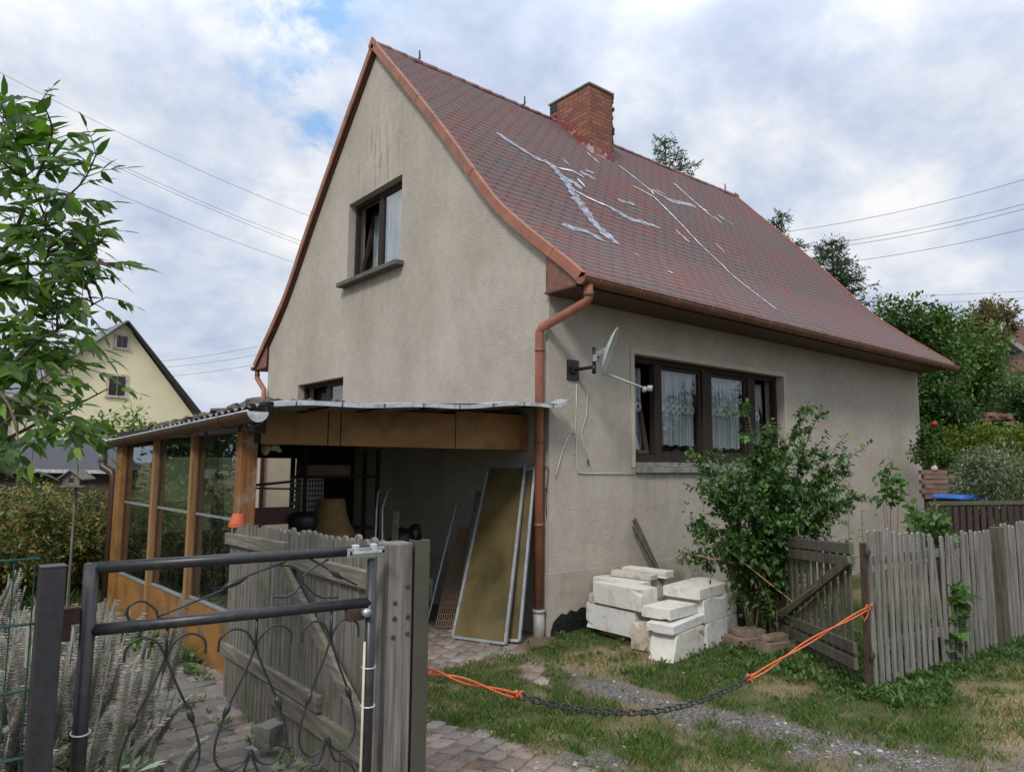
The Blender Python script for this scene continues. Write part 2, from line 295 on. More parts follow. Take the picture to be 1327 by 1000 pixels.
def colmat(name, rough=.9, bs=80, bd=.004):
    m, t, p = mat0(name); a = t.nodes.new('ShaderNodeAttribute'); a.attribute_name = 'col'
    f = noise(t, coords(t), 22, 6, .7); c = mixc(t, .7, a.outputs['Color'], ramp(t, f, [(.3, (.55, .55, .55)), (.7, (1.3, 1.3, 1.3))]), 'MULTIPLY')
    t.links.new(c, p.inputs['Base Color']); p.inputs['Roughness'].default_value = rough; bump(t, p, noise(t, coords(t), bs, 5, .7), .6, bd); return m
MT['paver'] = colmat('pavers')
def groundmat():
    m, t, p = mat0('soil_and_gravel'); a = t.nodes.new('ShaderNodeAttribute'); a.attribute_name = 'mask'
    s = t.nodes.new('ShaderNodeSeparateColor'); t.links.new(a.outputs['Color'], s.inputs[0]); o = coords(t)
    f = noise(t, o, 9, 8, .7); ff = noise(t, o, 70, 4, .7)
    soil = ramp(t, f, [(.3, (.085, .062, .042)), (.7, (.19, .145, .10))])
    grs = ramp(t, ff, [(.3, (.035, .05, .014)), (.7, (.08, .10, .03))])
    straw = ramp(t, ff, [(.3, (.15, .105, .06)), (.7, (.36, .27, .16))])
    vo = t.nodes.new('ShaderNodeTexVoronoi'); vo.inputs['Scale'].default_value = 65; t.links.new(o, vo.inputs['Vector'])
    sv = t.nodes.new('ShaderNodeSeparateColor'); t.links.new(vo.outputs['Color'], sv.inputs[0])
    grav = ramp(t, sv.outputs[0], [(0, (.14, .13, .13)), (.5, (.25, .24, .235)), (1, (.40, .39, .38))])
    grav = mixc(t, .45, grav, ramp(t, f, [(.3, (.15, .13, .12)), (.7, (.27, .245, .225))])); grav = mixc(t, ramp(t, vo.outputs['Distance'], [(.3, (0, 0, 0)), (.8, (1, 1, 1))]), grav, (.06, .055, .05))
    c = mixc(t, s.outputs[0], soil, grs); c = mixc(t, s.outputs[2], c, straw); c = mixc(t, s.outputs[1], c, grav)
    t.links.new(c, p.inputs['Base Color']); p.inputs['Roughness'].default_value = .95; p.inputs['Specular IOR Level'].default_value = .2
    h = mth(t, 'ADD', f, mth(t, 'ADD', mth(t, 'MULTIPLY', ff, .5), mth(t, 'MULTIPLY', mth(t, 'MULTIPLY', vo.outputs['Distance'], s.outputs[1]), -1.2)))
    bump(t, p, h, .9, .012); return m
MT['ground'] = groundmat()

# ------------------------------------------------------------------ mesh helpers
def tag(o, label=None, cat=None, group=None, kind=None):
    if label: o['label'] = label
    if cat: o['category'] = cat
    if group: o['group'] = group
    if kind: o['kind'] = kind
    return o
def empty(name, loc, label, cat, group=None, rz=0):
    o = bpy.data.objects.new(name, None); COL.objects.link(o); o.location = loc; o.rotation_euler = (0, 0, rz); o.empty_display_size = .1
    return tag(o, label, cat, group)
def link(name, me, mat, parent, smooth=False):
    o = bpy.data.objects.new(name, me); COL.objects.link(o)
    for mm in (mat if isinstance(mat, (list, tuple)) else [mat]): me.materials.append(mm)
    if smooth: me.polygons.foreach_set('use_smooth', [True]*len(me.polygons))
    if parent is not None:
        o.parent = parent
        if parent.type == 'EMPTY' or True:
            # geometry is written in world coordinates; undo the chain of parents' placement
            mw = Matrix.Identity(4); q = parent
            while q is not None: mw = Matrix.LocRotScale(q.location, q.rotation_euler, q.scale) @ mw; q = q.parent
            o.matrix_local = mw.inverted()
    return o
class MB:
    def __init__(s): s.v = []; s.f = []; s.uv = []
    def face(s, pts, uv=None):
        i = len(s.v); s.v += [tuple(p) for p in pts]; s.f.append(list(range(i, i+len(pts)))); s.uv.append(uv or [(0, 0)]*len(pts))
    def box(s, c, d, R=None, jit=0):
        c = Vector(c); hx, hy, hz = d[0]/2, d[1]/2, d[2]/2
        P = [Vector((x, y, z)) for x in (-hx, hx) for y in (-hy, hy) for z in (-hz, hz)]
        if jit: P = [p+Vector((random.uniform(-jit, jit), random.uniform(-jit, jit), random.uniform(-jit, jit))) for p in P]
        P = [c+(R @ p if R else p) for p in P]; i = len(s.v); s.v += [tuple(p) for p in P]
        for q, (a, b) in (((0, 1, 3, 2), (1, 2)), ((4, 6, 7, 5), (1, 2)), ((0, 4, 5, 1), (0, 2)), ((2, 3, 7, 6), (0, 2)), ((0, 2, 6, 4), (0, 1)), ((1, 5, 7, 3), (0, 1))):
            s.f.append([i+k for k in q]); s.uv.append([(s.v[i+k][a], s.v[i+k][b]) for k in q])
        return s
    def bar(s, a, b, wd, th, up=(0, 0, 1)):       # rectangular bar from a to b
        a, b = Vector(a), Vector(b); x = (b-a); L = x.length; x.normalize(); up = Vector(up)
        if abs(x.dot(up)) > .98: up = Vector((1, 0, 0))
        y = up.cross(x).normalized(); z = x.cross(y); R = Matrix((x, y, z)).transposed()
        return s.box((a+b)/2, (L, wd, th), R)
    def tube(s, pts, r, n=8, cap=True):
        pts = [Vector(p) for p in pts]; R = r if isinstance(r, (list, tuple)) else [r]*len(pts); base = len(s.v); prev = None
        for k, p in enumerate(pts):
            d = (pts[min(k+1, len(pts)-1)]-pts[max(k-1, 0)]).normalized()
            if prev is None: u = d.orthogonal().normalized()
            else: u = (prev-d*prev.dot(d)).normalized()
            prev = u; vv = d.cross(u)
            for j in range(n):
                a = 2*PI*j/n; s.v.append(tuple(p+R[k]*(math.cos(a)*u+math.sin(a)*vv)))
        for k in range(len(pts)-1):
            for j in range(n):
                a = base+k*n+j; b = base+k*n+(j+1) % n; s.f.append([a, b, b+n, a+n]); s.uv.append([(0, 0)]*4)
        if cap:
            for k in (0, len(pts)-1): s.f.append([base+k*n+j for j in (range(n) if k else reversed(range(n)))]); s.uv.append([(0, 0)]*n)
        return s
    def lathe(s, c, prof, n=20, R=None):          # prof: (radius, height)
        c = Vector(c); base = len(s.v)
        for r, h in prof:
            for j in range(n):
                a = 2*PI*j/n; p = Vector((r*math.cos(a), r*math.sin(a), h)); s.v.append(tuple(c+(R @ p if R else p)))
        for k in range(len(prof)-1):
            for j in range(n):
                a = base+k*n+j; b = base+k*n+(j+1) % n; s.f.append([a, b, b+n, a+n]); s.uv.append([(0, 0)]*4)
        s.f.append([base+j for j in reversed(range(n))]); s.uv.append([(0, 0)]*n)
        k = len(prof)-1; s.f.append([base+k*n+j for j in range(n)]); s.uv.append([(0, 0)]*n); return s
    def prism(s, poly, origin, ax, ay, az, th):   # poly in (ax, ay), thickness th along az
        o = Vector(origin); ax, ay, az = Vector(ax), Vector(ay), Vector(az); i = len(s.v); n = len(poly)
        for k in (0, 1):
            for (a, b) in poly: s.v.append(tuple(o+a*ax+b*ay+k*th*az))
        tri = tessellate_polygon([[Vector((a, b, 0)) for a, b in poly]])
        for tr in tri:
            for k in (0, 1): s.f.append([i+q+k*n for q in (tr if k else reversed(tr))]); s.uv.append([poly[q] for q in (tr if k else reversed(tr))])
        for j in range(n):
            a, b = i+j, i+(j+1) % n; s.f.append([a, b, b+n, a+n]); s.uv.append([(0, 0)]*4)
        return s
    def blob(s, c, r, seed=0, n=10, amp=.25, flat=1):
        rr = random.Random(seed); c = Vector(c); base = len(s.v); m = n//2+1; r = Vector(r) if not isinstance(r, (int, float)) else Vector((r, r, r))
        for k in range(m+1):
            th = PI*k/m
            for j in range(n):
                a = 2*PI*j/n; q = 1+rr.uniform(-amp, amp)
                s.v.append((c.x+r.x*q*math.sin(th)*math.cos(a), c.y+r.y*q*math.sin(th)*math.sin(a), c.z+r.z*q*math.cos(th)*flat))
        for k in range(m):
            for j in range(n):
                a = base+k*n+j; b = base+k*n+(j+1) % n; s.f.append([a, b, b+n, a+n]); s.uv.append([(0, 0)]*4)
        return s
    def build(s, name, mat, parent=None, smooth=False, bevel=0, label=None, auto=None):
        me = bpy.data.meshes.new(name); me.from_pydata(s.v, [], s.f)
        uvl = me.uv_layers.new(name='UVMap'); uvl.data.foreach_set('uv', [c for fu in s.uv for q in fu for c in q])
        o = link(name, me, MT[mat] if isinstance(mat, str) else mat, parent, smooth)
        if bevel:
            bv = o.modifiers.new('bevel', 'BEVEL'); bv.width = bevel; bv.segments = 2; bv.limit_method = 'ANGLE'; bv.angle_limit = math.radians(40)
        if label: o['label'] = label
        return o
def npmesh(name, V, F, mat, parent=None, fcol=None, smooth=False, vcol=None, cname='col'):
    V = np.asarray(V, dtype=np.float32); F = np.asarray(F, dtype=np.int32); me = bpy.data.meshes.new(name); k = F.shape[1]
    me.vertices.add(len(V)); me.vertices.foreach_set('co', V.ravel()); me.loops.add(F.size); me.loops.foreach_set('vertex_index', F.ravel())
    me.polygons.add(len(F)); me.polygons.foreach_set('loop_start', np.arange(0, F.size, k, dtype=np.int32)); me.update(calc_edges=True)
    for c, dom in ((fcol, 'FACE'), (vcol, 'POINT')):
        if c is not None:
            a = me.attributes.new(cname, 'FLOAT_COLOR', dom); cc = np.ones((len(c), 4), dtype=np.float32); cc[:, :3] = c; a.data.foreach_set('color', cc.ravel())
    return link(name, me, MT[mat] if isinstance(mat, str) else mat, parent, smooth)
def unit(a): return a/np.maximum(np.linalg.norm(a, axis=1, keepdims=True), 1e-9)
def leafgeo(C, D, U, L, W, col, fine=False):
    """C base points, D directions, U rough up vectors, L lengths, W widths -> V, F, face colours"""
    C, D, U = map(lambda a: np.asarray(a, dtype=float), (C, D, U)); D = unit(D); Sd = unit(np.cross(D, U)); U = unit(np.cross(Sd, D)); n = len(C)
    L = np.broadcast_to(L, (n,))[:, None]; W = np.broadcast_to(W, (n,))[:, None]
    if fine:
        T = [(0, 0, 0), (.22, -.38, .10), (.58, -.36, .08), (1, 0, -.10), (.58, .36, .08), (.22, .38, .10), (.38, 0, 0.0), (.75, 0, -.02)]
        V = np.stack([C + L*(a*D) + W*(b*Sd) + W*(c*U) for a, b, c in T], 1).reshape(-1, 3)
        f = np.array([(0, 1, 2, 6), (6, 2, 3, 7), (0, 6, 4, 5), (6, 7, 3, 4)]); k = 8
    else:
        T = [(0, 0, 0), (.45, -.5, .12), (1, 0, -.06), (.45, .5, .12)]
        V = np.stack([C + L*(a*D) + W*(b*Sd) + W*(c*U) for a, b, c in T], 1).reshape(-1, 3); f = np.array([(0, 1, 2, 3)]); k = 4
    F = (f[None]+(np.arange(n)*k)[:, None, None]).reshape(-1, 4)
    return V, F, np.repeat(col, len(f), 0)
def leafcols(n, pal, wt=None, var=.25):
    pal = np.array(pal); i = rng.choice(len(pal), n, p=wt); return np.clip(pal[i]*(1+rng.uniform(-var, var, (n, 1))), 0, 1)
def rdir(n): return unit(rng.normal(size=(n, 3)))
def vnoise(x, y, s, seed=0):
    x = np.asarray(x)*s+seed*17.3; y = np.asarray(y)*s+seed*7.7; xi = np.floor(x).astype(int); yi = np.floor(y).astype(int); fx = x-xi; fy = y-yi
    fx = fx*fx*(3-2*fx); fy = fy*fy*(3-2*fy)
    h = lambda a, b: (np.abs(np.sin(a*127.1+b*311.7+seed)*43758.5453) % 1)
    return (h(xi, yi)*(1-fx)+h(xi+1, yi)*fx)*(1-fy)+(h(xi, yi+1)*(1-fx)+h(xi+1, yi+1)*fx)*fy
def fbm(x, y, s, seed=0, o=4):
    r = 0; a = .5
    for k in range(o): r = r+a*vnoise(x, y, s*2**k, seed+k); a /= 2
    return r/(1-.5**o)
def sm(x): x = np.clip(x, 0, 1); return x*x*(3-2*x)

# ------------------------------------------------------------------ ground
def gz(x, y):
    x = np.asarray(x, dtype=float); y = np.asarray(y, dtype=float)
    z = .22*sm((-y-.4)/2.4)*sm((-x-.8)/2.4)
    dfar = np.maximum((x-11)*.75+(y+2)*.1, 0); z = z+np.minimum(dfar*.105, 9)
    z = z+.03*(fbm(x, y, .8, 3, 3)-.5)
    return z
def gzf(x, y): return float(gz(np.array([x]), np.array([y]))[0])
def pave(x, y):      # is this spot paved
    n = fbm(x, y, 1.4, 9)
    path = (x > -4.22+.08*(n-.5)) & (x < -3.06) & (y > -4.6) & (y < 4.6)
    front = (x > -3.06) & (x < -.55) & (y > -.15-.5*n) & (y < 4.3)
    track = (x > -3.1) & (x < -2.28+.5*(n-.5)) & (y < -1.2-.5*n) & (y > -4.9)
    odd = (np.abs(x+.95) < .22) & (y > -2.3) & (y < -.2) & (n > .58)
    return path | front | track | odd
def masks(x, y):
    n = fbm(x, y, 1.6, 1); n2 = fbm(x, y, 5.5, 5); n3 = fbm(x, y, .9, 8)
    cx = -.72+.10*np.sin(y*1.3)+np.maximum(-y-2.6, 0)*.28; wd = .26+np.maximum(-y-2.0, 0)*.22
    grav = sm((1-np.abs(x-cx)/wd+1.1*(n2-.5)+1.3*(n-.5)+.05)*.95)*.95*sm((-y-.7)/.6)*sm((y+7)/.8)
    grav = np.maximum(grav, sm(((x < -1.9) & (x > -3.3) & (y < -2.2))*.55*(n2 > .45)))
    grav = grav*(x > -3.4)
    straw = sm((n-.45)*6)*.55+sm(1-((x+.15)**2/1.0+(y+.95)**2/.22))*1.1+sm(1-((x-1.1)**2/3+(y+4.0)**2/.3))*.9+sm(1-((x-.35)**2/.35+(y+2.4)**2/.12))*.8
    straw = np.clip(straw+.5*(n2-.5), 0, 1)
    grass = np.clip(1-grav*1.15-straw*.72, 0, 1)*sm((n2-.18)*4+.3)
    band = sm(1-((y+2.95)/.42)**2)*(x > .6); grass = np.maximum(grass, band)
    grass = np.where((y > -.25) & (x > -3.1) & (x < .0), 0, grass)
    return grass, grav, straw*(1-grav)
ax_ = lambda lo, hi, st, far: np.concatenate([-(np.geomspace(1, far, 34)[::-1])+lo+1-st, np.arange(lo, hi, st), np.geomspace(1, far, 34)+hi-1+st])
gx = ax_(-4.6, 4.4, .035, 700); gy = ax_(-5.2, 1.6, .035, 700)
X, Y = np.meshgrid(gx, gy, indexing='ij'); Z = gz(X, Y); g_, r_, s_ = masks(X, Y)
Z = Z+np.where((np.abs(X) < 5) & (np.abs(Y) < 6), .010*(fbm(X, Y, 9, 2)-.5)+.012*(g_-.5)*0, 0)
PV = pave(X, Y); Z = np.where(PV, Z-.012, Z)
nx, ny = len(gx), len(gy); idx = np.arange(nx*ny).reshape(nx, ny)
F = np.stack([idx[:-1, :-1], idx[1:, :-1], idx[1:, 1:], idx[:-1, 1:]], -1).reshape(-1, 4)
gnd = npmesh('ground', np.stack([X, Y, Z], -1).reshape(-1, 3), F, 'ground', vcol=np.stack([g_*(~PV), r_, s_], -1).reshape(-1, 3), smooth=True, cname='mask')
gnd['kind'] = 'structure'
# paving: single stones, one mesh per surface
def paving(name, test, rot, L=.215, Wd=.108, pal=None, seed=1, ctr=(-3, 0), ext=9):
    r = random.Random(seed); V = []; Fc = []; Cc = []; c, s = math.cos(rot), math.sin(rot)
    nu, nv = int(ext/L), int(ext/Wd)
    for j in range(-nv, nv):
        for i in range(-nu, nu):
            u = (i+(.5 if j % 2 else 0))*L; v = j*Wd; x = ctr[0]+c*u-s*v; y = ctr[1]+s*u+c*v
            if not (-4.6 < x < 1 and -5 < y < 5): continue
            if not bool(test(np.array([x]), np.array([y]))[0]): continue
            if r.random() < .03: continue
            g = gzf(x, y); dz = r.uniform(-.006, .006)+.004; hl, hw = L/2-r.uniform(.003, .008), Wd/2-r.uniform(.003, .008); tx, ty = r.uniform(-.02, .02), r.uniform(-.02, .02); a = rot+r.uniform(-.03, .03); ca, sa = math.cos(a), math.sin(a)
            b = len(V); bev = .007
            for lv, (e, h) in enumerate(((0, -.045), (0, -.006), (bev, 0))):
                for (sx, sy) in ((-1, -1), (1, -1), (1, 1), (-1, 1)):
                    uu = sx*(hl-e); vv = sy*(hw-e); xx = x+ca*uu-sa*vv; yy = y+sa*uu+ca*vv; V.append((xx, yy, gzf(xx, yy)+dz+h+tx*uu+ty*vv))
            for q in ((0, 1, 5, 4), (1, 2, 6, 5), (2, 3, 7, 6), (3, 0, 4, 7), (4, 5, 9, 8), (5, 6, 10, 9), (6, 7, 11, 10), (7, 4, 8, 11), (8, 9, 10, 11)):
                Fc.append([b+k for k in q])
            col = np.array(r.choice(pal))*r.uniform(.75, 1.25); Cc += [col]*9
    o = npmesh(name, V, Fc, 'paver', fcol=np.array(Cc)); o['kind'] = 'structure'; return o
GP = [(.185, .165, .145), (.155, .142, .128), (.21, .18, .155), (.17, .158, .142)]
RP = [(.26, .20, .17), (.22, .17, .145), (.25, .22, .195), (.21, .18, .155)]
paving('garden_path', lambda x, y: pave(x, y) & (x < -3.06), .12, .26, .165, GP, 2, (-3.6, 0))
paving('driveway_paving', lambda x, y: pave(x, y) & (x >= -3.06), .5, .2, .13, RP, 5, (-2, -1))

# grass: blades spread by the same masks
def grass(name, n, lo, hi, f, h0=.03, h1=.07, pal=None, seed=0):
    x = rng.uniform(lo[0], hi[0], n); y = rng.uniform(lo[1], hi[1], n); keep = rng.random(n) < f(x, y); x, y = x[keep], y[keep]; n = len(x)
    z = gz(x, y); h = rng.uniform(h0, h1, n)*(.45+1.5*fbm(x, y, 3.5, 4)**1.6+.55*(fbm(x, y, 9, 14) > .64)); a = rng.uniform(0, 2*PI, n); b = rng.uniform(0, 2*PI, n); wd = rng.uniform(.0016, .0034, n)
    P = np.stack([x, y, z-.004], -1); sd_ = np.stack([np.cos(a), np.sin(a), 0*a], -1)*wd[:, None]; ln = np.stack([np.cos(b), np.sin(b), 0*b], -1)*(h*rng.uniform(.2, .8, n))[:, None]
    up = np.stack([0*h, 0*h, h], -1)
    V = np.stack([P-sd_, P+sd_, P+up*.6+ln*.4+sd_*.7, P+up+ln, ], 1).reshape(-1, 3); Fq = (np.arange(n)*4)[:, None]+np.array([0, 1, 2, 3])
    o = npmesh(name, V, Fq, 'leaf', fcol=leafcols(n, pal, var=.3)); return o
GG = [(.088, .165, .038), (.066, .135, .030), (.12, .19, .05), (.19, .185, .08), (.055, .11, .027)]
def fmain(x, y):
    g, r, s = masks(x, y); p = pave(x, y); jt = np.where(p, (fbm(x, y, 6, 12) > .66)*.35, 1); n = fbm(x, y, 4.5, 20)
    inside = (x > 0) & (y > 0)
    bed = (x < -4.25)
    return np.where(inside | bed, 0, g*jt*np.clip((n-.27)*3.0, .05, 1))
gr = grass('grass', 420000, (-3.3, -5.2), (4.6, .1), fmain, .018, .05, GG); tag(gr, 'patchy green lawn growing between the wheel tracks in front of the house', 'grass', kind='stuff')
dry = grass('dry_grass', 60000, (-3.2, -5.2), (4.6, 0), lambda x, y: masks(x, y)[2]*(~pave(x, y))*.9, .012, .035, [(.38, .29, .15), (.28, .21, .11), (.2, .19, .08)])
tag(dry, 'dry straw coloured grass on the bare patches of the yard', 'grass', kind='stuff')
dist = grass('meadow', 60000, (-4.2, .2), (-2.9, 10), lambda x, y: (~pave(x, y))*((x < -3.2) | (y > 4.8))*.5, .04, .14, GG); tag(dist, 'green grass beside the garden path behind the veranda', 'grass', kind='stuff')
def rosettes(name, pts, label, r0=.05, pal=GG, parent=None):
    C = []; D = []; U = []; L = []; W = []
    for (x, y, s) in pts:
        z = gzf(x, y); k = random.randint(8, 16)
        for i in range(k):
            a = random.uniform(0, 2*PI); e = random.uniform(.15, 1.1); q = random.uniform(0, s*.5); d = (math.cos(a)*math.cos(e), math.sin(a)*math.cos(e), math.sin(e))
            C.append((x+math.cos(a)*q, y+math.sin(a)*q, z+random.uniform(0, s*.7))); D.append(d); U.append((0, 0, 1)); l = random.uniform(.5, 1)*s; L.append(l); W.append(l*random.uniform(.25, .5))
    V, Fq, cc = leafgeo(C, D, U, np.array(L), np.array(W), leafcols(len(C), pal)); o = npmesh(name, V, Fq, 'leaf', fcol=cc); return tag(o, label, 'weeds', kind='stuff')
pts = []
for _ in range(700):
    x = random.uniform(.5, 4.4); y = -2.95+random.gauss(0, .2); pts.append((x, y, random.uniform(.03, .08)))
for _ in range(300):
    x = random.uniform(.4, 2.6); y = random.uniform(-2.7, -1.2); pts.append((x, y, random.uniform(.03, .09)))
for _ in range(170):
    x = random.uniform(-3.0, 1.5); y = random.uniform(-3.3, -.3)
    if not pave(np.array([x]), np.array([y]))[0]: pts.append((x, y, random.uniform(.02, .05)))
for _ in range(60): pts.append((random.uniform(-.9, .9), random.uniform(-.8, -.1) if random.random() < .6 else random.uniform(-1.6, -.8), random.uniform(.03, .08)))
rosettes('weeds', pts, 'low broad leaved weeds along the picket fence and by the concrete blocks', pal=[(.06, .13, .03), (.045, .10, .025), (.09, .17, .04)])
pts = [(-3.13-random.random()*.12, random.uniform(.2, 3.9), random.uniform(.04, .10)) for _ in range(26)] + [(-4.15+random.gauss(0, .07), random.uniform(-3, 4.5), random.uniform(.03, .09)) for _ in range(80)] + [(-3.3+random.gauss(0, .08), random.uniform(1.2, 2.2), random.uniform(.08, .16)) for _ in range(30)] + [(-3.42+random.gauss(0, .05), random.uniform(-2.6, .2), random.uniform(.03, .08)) for _ in range(25)]
rosettes('path_weeds', pts, 'green weeds growing along both edges of the paved garden path', pal=[(.07, .15, .03), (.10, .19, .05), (.05, .10, .025)])
# loose stones on the gravel
st = MB()
for k in range(500):
    x = random.uniform(-3.0, 1.2); y = random.uniform(-4.6, -.9); g = masks(np.array([x]), np.array([y]))
    if g[1][0] < .45: continue
    r = random.uniform(.006, .017); st.blob((x, y, gzf(x, y)+r*.3), r, k, 6, .3, .6)
tag(st.build('gravel_stones', M('gravel_stone', (.45, .44, .42), (.22, .21, .2), .9, 3)), 'loose pale gravel stones lying on the wheel track', 'gravel', kind='stuff')

# fallen leaves and straw bits
C = []; D = []; Ls = []; 
for k in range(2600):
    x, y = random.uniform(-4.2, 4), random.uniform(-4.9, -.05)
    if x > .0 and y > -.1: continue
    C.append((x, y, gzf(x, y)+random.uniform(.004, .03))); D.append((random.gauss(0, 1), random.gauss(0, 1), random.gauss(0, .15))); Ls.append(random.uniform(.012, .04))
V, Fq, cc = leafgeo(C, D, np.array([(random.gauss(0, .4), random.gauss(0, .4), 1) for _ in C]), np.array(Ls), np.array([l*random.choice((.12, .2, .6)) for l in Ls]), leafcols(len(C), [(.32, .24, .13), (.22, .14, .07), (.42, .35, .22), (.13, .09, .05)]))
lt_ = npmesh('leaf_litter', V, Fq, 'leaf', fcol=cc); tag(lt_, 'dry leaves and straw bits scattered over yard and path', 'litter', kind='stuff')

# ------------------------------------------------------------------ house
W_, L_ = 8.03, 9.61; RY = 4.01
house = empty('house', (0, 0, 0), 'beige rendered gabled house with steep red brown shingle roof, in the middle', 'house')
prof = [(4.01, 8.30), (2.24, 6.40), (1.30, 5.32), (.96, 4.94), (.72, 4.70), (.26, 4.31), (-.36, 3.83), (-.56, 3.655)]      # near slope, from ridge to eave
def densify(P, k=5):
    P = [np.array(p) for p in P]; out = []
    for i in range(len(P)-1):
        p0 = P[max(i-1, 0)]; p1, p2 = P[i], P[i+1]; p3 = P[min(i+2, len(P)-1)]
        for t in np.linspace(0, 1, k, endpoint=False):
            out.append(.5*((2*p1)+(-p0+p2)*t+(2*p0-5*p1+4*p2-p3)*t*t+(-p0+3*p1-3*p2+p3)*t**3))
    out.append(P[-1]); return np.array(out)
dp_ = densify(prof); seg = np.linalg.norm(np.diff(dp_, axis=0), axis=1); arc = np.concatenate([[0], np.cumsum(seg)]); ARC = arc[-1]
def rp(s, side=1):      # point and outward normal on the roof profile at arc length s
    y = np.interp(s, arc, dp_[:, 0]); z = np.interp(s, arc, dp_[:, 1]); e = .05
    ty = np.interp(s+e, arc, dp_[:, 0])-np.interp(s-e, arc, dp_[:, 0]); tz = np.interp(s+e, arc, dp_[:, 1])-np.interp(s-e, arc, dp_[:, 1])
    l = np.hypot(ty, tz); ny_, nz_ = tz/l, -ty/l
    if side < 0: y = 2*RY-y; ny_ = -ny_
    return y, z, ny_, nz_
X0, X1 = -.085, 9.83
# wall outline under the roof
def under(y, off=.10):
    yy = y if y <= RY else 2*RY-y
    return float(np.interp(-yy, -dp_[:, 0], dp_[:, 1]))-off/.66
def wall_with_holes(name, outer, holes, origin, ax, ay, nrm, depth=.17, mat='stucco', parent=house, thick=.3):
    o = Vector(origin); ax, ay, nrm = Vector(ax), Vector(ay), Vector(nrm); b = MB(); P3 = lambda q, d=0: o+q[0]*ax+q[1]*ay-d*nrm
    loops = [outer]+holes; allp = [q for l in loops for q in l]
    for d in (0, thick):
        for tr in tessellate_polygon([[Vector((q[0], q[1], 0)) for q in l] for l in loops]):
            b.face([P3(allp[i], d) for i in tr])
    for l in loops:
        for i in range(len(l)): a, c = l[i], l[(i+1) % len(l)]; b.face([P3(a), P3(c), P3(c, thick), P3(a, thick)])
    return b.build(name, mat, parent)
rect = lambda a, b, c, d: [(a, c), (b, c), (b, d), (a, d)]
GW = (3.145, 4.807, 4.60, 5.905); LW = (4.815, 6.58, 2.0, 3.10); SW = (1.36, 4.70, 1.72, 3.06)
ys = np.concatenate([np.linspace(0, RY, 30), np.linspace(RY, W_, 30)[1:]])
outer = [(0, -.3), (W_, -.3)]+[(float(y), under(float(y))) for y in ys[::-1]]
wall_with_holes('gable_wall', outer, [rect(*GW), rect(*LW)], (0, 0, 0), (0, 1, 0), (0, 0, 1), (-1, 0, 0))
wall_with_holes('side_wall', rect(.302, L_-.002, -.3, 3.72), [rect(*SW)], (0, -.001, 0), (1, 0, 0), (0, 0, 1), (0, -1, 0))
b = MB(); b.box((.151, .0, 1.71), (.302, .002, 4.02)); b.build('wall_corner', 'stucco', house)
b = MB(); b.prism(outer, (L_-.25, 0, 0), (0, 1, 0), (0, 0, 1), (1, 0, 0), .25); b.build('rear_gable_wall', 'stucco', house)
b = MB(); b.box((L_/2, W_-.15, 1.7), (L_-.6, .3, 4)); b.build('rear_wall', 'stucco', house)
b = MB(); b.box((L_/2, W_/2, -.05), (L_-.6, W_-.6, .1)); b.box((L_/2, W_/2, 3.3), (L_-.6, W_-.6, .1)); b.build('inner_floor', 'dark', house)
# plinth, slightly proud and smoother
b = MB(); b.box((L_/2-.006, -.004, .16), (L_+.012, .012, .92)); b.box((-.004, W_/2, .16), (.012, W_, .92))
b.build('plinth', M('plinth_render', (.42, .375, .32), (.34, .30, .255), .95, 3, bmp=.6, bscale=110, bdist=.006, stain=((.24, .205, .16), 1.6)), house)
# tar patch at the corner
b = MB(); r = random.Random(3); top = [(.02, .05), (.05, .13), (.10, .17), (.17, .21), (.24, .19), (.30, .23), (.38, .20), (.46, .24), (.56, .22), (.66, .24)]
b.prism([(-.0, -.15), (.7, -.15)]+top[::-1], (0, -.014, 0), (1, 0, 0), (0, 0, 1), (0, -1, 0), .012); b.build('tar_patch', 'tar', house)
# roof skin: courses as real little steps, a hint of sag
def roof_slope(side):
    RH = .1445; V = []; UVs = []; nxs = 45; xs = np.linspace(X0, X1, nxs); rows = []
    nrow = int(ARC/RH)+1
    for k in range(nrow):
        s0, s1 = k*RH, min((k+1)*RH, ARC)
        for s, off in ((s0, .002), (s1-.002, .0075)): rows.append((s, off))
    for s, off in rows:
        y, z, a, c = rp(s, side)
        for i, x in enumerate(xs):
            sg = .012*math.sin(x*1.9+s*1.1)*math.sin(s*.9)+.008*math.sin(x*5.1+s*2.3); sg -= .03*math.sin(PI*(x-X0)/(X1-X0))*math.exp(-s)
            V.append((x, y+a*(off+sg*.6), z+c*(off+sg*.6))); UVs.append((x, s if s != rows[-1][0] else s))
    n = len(rows); idx = np.arange(n*nxs).reshape(n, nxs); Fq = np.stack([idx[:-1, :-1], idx[:-1, 1:], idx[1:, 1:], idx[1:, :-1]], -1).reshape(-1, 4)
    if side > 0: Fq = Fq[:, ::-1]
    o = npmesh('roof', V, Fq, 'shingle', house); uvl = o.data.uv_layers.new(name='UVMap'); uv = np.array(UVs)[Fq.ravel()]; uvl.data.foreach_set('uv', uv.ravel()); return o
roof = roof_slope(1); roof_slope(-1)
# boarding under the skin
for side in (1, -1):
    b = MB(); ss = np.linspace(0, ARC-.01, 30); P = [rp(s, side) for s in ss]
    up_ = [(p[0]-.002*p[2], p[1]-.002*p[3]) for p in P]; lo_ = [(p[0]-.10*p[2], p[1]-.10*p[3]) for p in P]
    for i in range(len(P)-1):
        for q in (lo_,): b.face([(X0+.03, *q[i]), (X1-.03, *q[i]), (X1-.03, *q[i+1]), (X0+.03, *q[i+1])])
        for xx in (X0+.03, X1-.03): b.face([(xx, *up_[i]), (xx, *up_[i+1]), (xx, *lo_[i+1]), (xx, *lo_[i])])
    b.build('roof_boarding', 'soffit', house)
